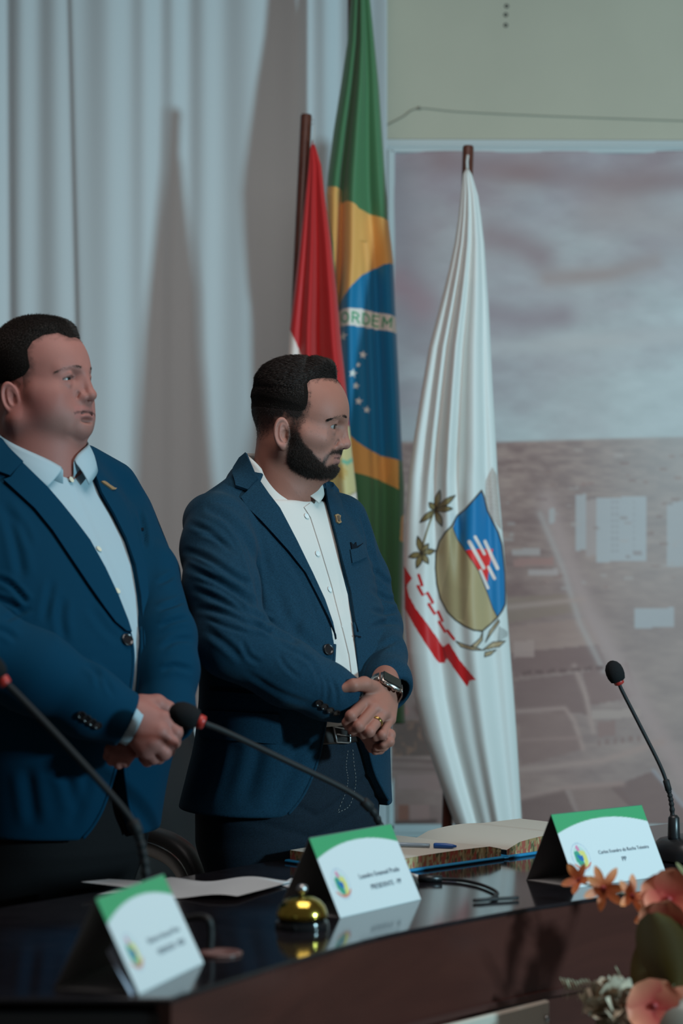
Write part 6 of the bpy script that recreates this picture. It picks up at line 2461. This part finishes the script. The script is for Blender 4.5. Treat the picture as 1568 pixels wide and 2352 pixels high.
def coreA(P):
    q = FA.loc(P)
    d = s_cap(q, (0, -.01, 1.46), (0, .03, .98), .07, .09)
    d = smin(d, s_cap(mir(q), (0, -.01, 1.44), (.18, -.01, 1.42), .045, .038), .03)
    d = smin(d, s_path(P, [nearA[0], nearA[3], W(296, 1654, 3.606)], [.034, .032, .028], .01), .01)
    d = smin(d, s_path(P, [farA[0], farA[2], W(380, 1680, 3.675)], [.034, .032, .028], .01), .01)
    return smin(d, s_cap(mir(q), (.02, .02, .98), (.095, .03, .86), .07, .06), .02)


def headA(P):
    q = HA.loc(P) * np.float32(1 / 1.03)
    d = head_sdf(q, 1.0, False)
    d = smin(d, s_cap(q, (0, -.012, -.020), (0, -.006, -.160), .066, .074), .028)
    d = smin(d, s_cap(q, (0, .026, -.060), (0, .012, -.115), .036, .052), .028)
    return d * np.float32(1.03)


headAn = nearbox(headA, HA.o - [.17, .17, .21], HA.o + [.17, .17, .19])


def bodyA(P):
    return smin(np.minimum(coreA(P), handsAn(P)), headAn(P), .014)


V, Q = surfnet(bodyA, (-.83, 3.50, .78), (-.22, 4.14, 1.80), .0023)
q = HA.loc(V) / 1.03
HAIRA = [(.0830, .1050), (.0680, .1140), (.0500, .1100), (.0360, .1000), (.0290, .0860), (.0330, .0700), (.0360, .0560), (.0280, .0400), (.0230, .0180), (.0120, .0120), (.0080, .0300), (-.0050, .0360), (-.0230, .0280), (-.0340, .0050), (-.0480, -.0250), (-.0680, -.0400), (-.13, -.03), (-.13, .20), (.0900, .20)]
sdh = polysd(q[:, 1], q[:, 2], HAIRA)
hdA = (q[:, 2] > -.16) & (np.abs(q[:, 0]) < .13) & (np.abs(q[:, 1]) < .14)
nz = fbm(q[:, 1] * 160 + 50, q[:, 2] * 160 + 50, 3, 3)
col = np.tile(np.array([0.305, 0.122, 0.100]), (len(V), 1))
nb = fbm(V[:, 0] * 30 + 9, V[:, 2] * 30 + V[:, 1] * 20, 8, 3)
col *= (0.92 + 0.16 * nb)[:, None]
red = np.exp(-(((q[:, 1] - .040) / .034) ** 2 + ((q[:, 2] + .020) / .034) ** 2)) * hdA  # ruddy cheeks, with the darker shading of the face put into the skin colour
col = paint(col, .65 * red, (0.24, 0.078, 0.070))
fore = np.exp(-(((q[:, 1] - .085) / .03) ** 2 + ((q[:, 2] - .075) / .03) ** 2)) * hdA
col = paint(col, .35 * fore, (0.36, 0.155, 0.125))
jawl = np.exp(-(((q[:, 1] - .075) / .03) ** 2 + ((q[:, 2] + .045) / .022) ** 2)) * hdA
col = paint(col, .30 * jawl, (0.24, 0.165, 0.135))
ear_m = hdA & (np.abs(q[:, 0]) > .074) & (np.abs(q[:, 1] + .006) < .024) & (np.abs(q[:, 2] - .004) < .036)
col = paint(col, .45 * ear_m, (0.38, 0.14, 0.12))
col = paint_lips(col, q, hdA, 1.22, (0.34, 0.125, 0.11), .6)
col = paint_lids(col, q, hdA)
under = np.exp(-(((q[:, 1] - .074) / .016) ** 2 + ((q[:, 2] - .0175) / .006) ** 2)) * hdA * (np.abs(q[:, 0]) < .055)
col = paint(col, .35 * under, (0.24, 0.12, 0.10))
fadeA = np.clip(.5 + sdh / .018 + (nz - .5) * .9, 0, 1) * np.clip((q[:, 2] + .030) / .085, 0, 1) ** 1.2 * (~ear_m)
col = paint(col, fadeA * .93 * hdA, (0.022, 0.015, 0.012))
kn = np.zeros(len(V))
for c in ra_m + [f[0] for f in ra_f] + [f[2] for f in la_f]:
    kn = np.maximum(kn, np.exp(-(np.linalg.norm(V - c, axis=1) / .015) ** 2))
col = paint(col, .35 * kn, (0.33, 0.12, 0.105))
obj('body', V, Q, M_skinA, pA, colors=col)
bodyVA, bodyQA = V, Q


class _S:                                     # head frame with the head's scale folded in
    R = HA.R

    @staticmethod
    def wor(v):
        return HA.wor(np.asarray(v, float) * 1.03)


eyes(_S, pA, (0.025, 0.028, 0.024), (0.12, 1.0, .0))


def hairAf(P):
    q = HA.loc(P) * np.float32(1 / 1.03)
    out = smin(s_ell(q, (0, -.002, .064), (.0800, .0920, .0915)), s_ell(q, (0, .038, .106), (.064, .048, .036)), .022)
    sd = polysd(q[:, 1], q[:, 2], HAIRA).astype(np.float32)
    cr = cranium(q, 1.0)
    f = np.clip((q[:, 2] - .050) / .075, 0.0, 1)
    g = np.clip((q[:, 1] - .02) / .03, 0, 1) * np.clip((q[:, 2] - .095) / .01, 0, 1)
    lim = cr - np.minimum((.22 + .40 * g) * sd + .0002, -.0012 + .0034 * np.clip((q[:, 2] - .026) / .02, 0, 1) + .018 * f ** 1.4)
    return smax(out, lim, .003) * np.float32(1.03)


V, Q = surfnet(hairAf, HA.o - [.15, .15, .08], HA.o + [.15, .15, .19], .0026)
obj('hair', V, Q, M_hairbase, pA)
crq = cranium((HA.loc(V) / 1.03).astype(np.float32), 1.0)
k = crq[Q].mean(1) > .0006
pts = sample_tris(V, Q[k], 22000)
hq = HA.loc(pts)
nn = grad(hairAf, pts, .003)
topw = np.clip((hq[:, 2] - .085) / .05, 0, 1)
flow = np.stack([np.sign(hq[:, 0]) * .45, .7 * topw - .5, -.25 - .8 * (1 - topw)], 1) @ HA.R.T
flow -= nn * (flow * nn).sum(1, keepdims=True)
d = flow / (np.linalg.norm(flow, axis=1, keepdims=True) + 1e-9) + nn * .35 + rng.normal(size=pts.shape) * .16
strands('hair_strand', pts - nn * .0006, d, .003 + .006 * topw * rng.uniform(.6, 1.2, len(pts)), .00036, M_hairA, pA)
stubble(HA, headA, bodyVA, bodyQA, fadeA * hdA, 6000, .0026, (0, -.4, -.8), M_hairA, pA)
brow(_S, headA, [(.011, .0975, .0500), (.026, .0925, .0520), (.040, .0800, .0490), (.051, .0660, .0430)], 450, mat('thin_brow', (0.085, 0.055, 0.042), 0.6), pA, .0012, .0050)

V, Q = surfnet(shirtAf, (-.86, 3.60, .95), (-.26, 4.16, 1.54), .0042)
shA = obj('shirt', V, Q, M_shirtA, pA)
collar(shA, FA, M_shirtA, .028, [(80, 1.4720), (60, 1.486), (28, 1.506), (0, 1.524), (-18, 1.534), (-90, 1.548), (-150, 1.540), (-190, 1.528), (-235, 1.512), (-256, 1.498), (-264, 1.486)],
       [(56, 1.4340), (44, 1.446), (20, 1.466), (0, 1.482), (-20, 1.492), (-90, 1.505), (-150, 1.498), (-185, 1.488), (-215, 1.476), (-238, 1.460), (-254, 1.444)], [.082, .083, .084, .083, .082], [.106, .100, .098, .098, .104])
V, Q = surfnet(jacketA, (-.96, 3.44, .79), (-.16, 4.22, 1.58), .0044)
N = vnormals(V, Q)
V = crease(V, N, [
    ([(5, 1150), (30, 1220), (45, 1290), (52, 1330)], 15, 4.5), ([(20, 1170), (50, 1210), (70, 1260)], 12, 3), ([(-20, 1325), (20, 1340), (50, 1370), (62, 1385)], 9, 6),
    ([(-20, 1370), (20, 1385), (55, 1405)], 9, 5), ([(10, 1425), (40, 1410), (70, 1395)], 9, 4), ([(-30, 1440), (10, 1450), (40, 1470)], 10, 4), ([(195, 1525), (220, 1545), (230, 1580)], 9, 4), ([(215, 1535), (240, 1560), (262, 1600)], 8, 3),
    ([(120, 1330), (110, 1380), (100, 1430)], 12, 3), ([(145, 1370), (140, 1420), (150, 1480)], 13, 4), ([(278, 1475), (240, 1440), (205, 1390)], 13, 3),
    ([(130, 1760), (160, 1800), (170, 1860)], 18, 4), ([(60, 1760), (70, 1830), (80, 1900)], 20, 4), ([(200, 1760), (190, 1830), (160, 1900)], 18, 3),
    ([(318, 1170), (330, 1215), (334, 1260)], 7, 6), ([(362, 1340), (385, 1330), (400, 1318)], 8, 4), ([(362, 1400), (395, 1390), (425, 1378)], 8, 5), ([(366, 1440), (400, 1425), (436, 1418)], 8, 5), ([(370, 1490), (405, 1470), (446, 1470)], 9, 4), ([(372, 1540), (400, 1530), (445, 1540)], 9, 4),
], 1)
jkA = obj('jacket', V, Q, M_jkA, pA)
tA = lambda P: torsoA(P)
jA = lambda P: jacketA(P)
patch('collar', [(-30, 1000), (-40, 1060), (0, 1090), (22, 1098), (52, 1066), (0, 1016)], tA, .0090, .0060, M_jkA, jkA, step=7)
patch('lapel', [(50, 1066), (24, 1100), (8, 1106), (40, 1136), (78, 1172), (118, 1222), (160, 1285), (200, 1345), (238, 1400), (262, 1432), (286, 1452), (298, 1454), (290, 1428), (268, 1372), (238, 1308), (203, 1245), (168, 1198), (138, 1160), (106, 1122)], tA, .0070, .0052, M_jkA, jkA, step=7)
patch('lapel', [(216, 1094), (232, 1098), (248, 1112), (268, 1140), (292, 1180), (312, 1230), (318, 1262), (332, 1310), (338, 1380), (336, 1450), (328, 1500), (326, 1440), (320, 1370), (308, 1300), (286, 1238), (258, 1182), (229, 1132)], tA, .0050, .0042, M_jkA, jkA, step=7)
patch('pocket_welt', [(318, 1216), (334, 1212), (342, 1210), (342, 1215), (334, 1218), (318, 1222)], tA, .0040, .0040, M_jkAd, jkA, step=4)
trim('front_edge', edgeNA[9:], tA, .0036, M_jkA, jkA)
trim('front_edge', edgeFA[6:], tA, .0036, M_jkA, jkA)
c, n = on(tA, 291, 1471, .002)
disc('button', c, n, .0110, .0032, M_btn, jkA)
for x, y in ((188, 1642), (200, 1650), (212, 1658), (224, 1665)):
    c, n = on(jA, x, y, .0008)
    disc('sleeve_button', c, n, .0074, .0026, M_btn, jkA)
for x, y in ((226, 1262), (269, 1358)):
    c, n = on(shirtAf, x, y, .0012)
    disc('button', c, n, .0056, .0014, mat('cream_button', (0.62, 0.58, 0.45), 0.35), shA)
c, n = on(shirtAf, 160, 1104, .004)
disc('button', c, n, .0056, .0014, mat('cream_button', (0.62, 0.58, 0.45), 0.35), shA)
# bar-shaped pin on the far lapel
pinA = patch('lapel_pin', [(226, 1110), (232, 1109), (238, 1112), (244, 1117), (250, 1121), (256, 1125), (261, 1126), (258, 1129), (251, 1129), (245, 1124), (238, 1119), (231, 1114)], tA, .0080, .0030, M_gold, jkA, step=3)
# far shirt cuff showing at the wrist of the near sleeve
a0 = nearA[-1] + (nearA[-1] - nearA[-2]) / np.linalg.norm(nearA[-1] - nearA[-2]) * .012
dn = (nearA[-1] - nearA[-2]) / np.linalg.norm(nearA[-1] - nearA[-2])
V, F = lathe([(.0375, -.05), (.0385, -.01), (.0385, .0100), (.0372, .0108), (.0360, .0100), (.0355, -.05)], nearA[-1] + dn * .004, dn, 40, False)
obj('cuff', V, F, M_shirtA, shA)


def trouA(P):
    q = FA.loc(P)
    d = torso_sdf(q, [(1.02, .190, .165, .085), (.90, .172, .155, .075), (.80, .168, .150, .060), (.70, .16, .13, .03)], 0)
    d = smax(d, .73 - q[:, 2], .05)
    d = smin(d, s_path(mir(q), [(.078, .045, .84), (.088, .035, .48), (.098, .010, .12)], [.096, .085, .076], .02), .03)
    d = smax(d, .06 - q[:, 2], .004)
    return smax(d, q[:, 2] - 1.0, .003)


V, Q = surfnet(trouA, (-.90, 3.55, .03), (-.22, 4.20, 1.02), .0065)
obj('trousers', V, Q, M_trou, pA)
for sg in (-1, 1):
    def shoeA(P, sg=sg):
        q = FA.loc(P)
        d = smin(s_ell(q, (sg * .105, .02, .045), (.048, .090, .050)), s_ell(q, (sg * .11, .120, .035), (.050, .078, .036)), .03)
        d = smin(d, s_cap(q, (sg * .105, .0, .06), (sg * .105, .0, .10), .048, .042), .02)
        return smax(d, .004 - q[:, 2], .004)
    V, Q = surfnet(shoeA, FA.wor([sg * .105, .05, .0]) - [.2, .2, .02], FA.wor([sg * .105, .05, .0]) + [.2, .2, .16], .006)
    obj('shoe', V, Q, M_shoe, pA)
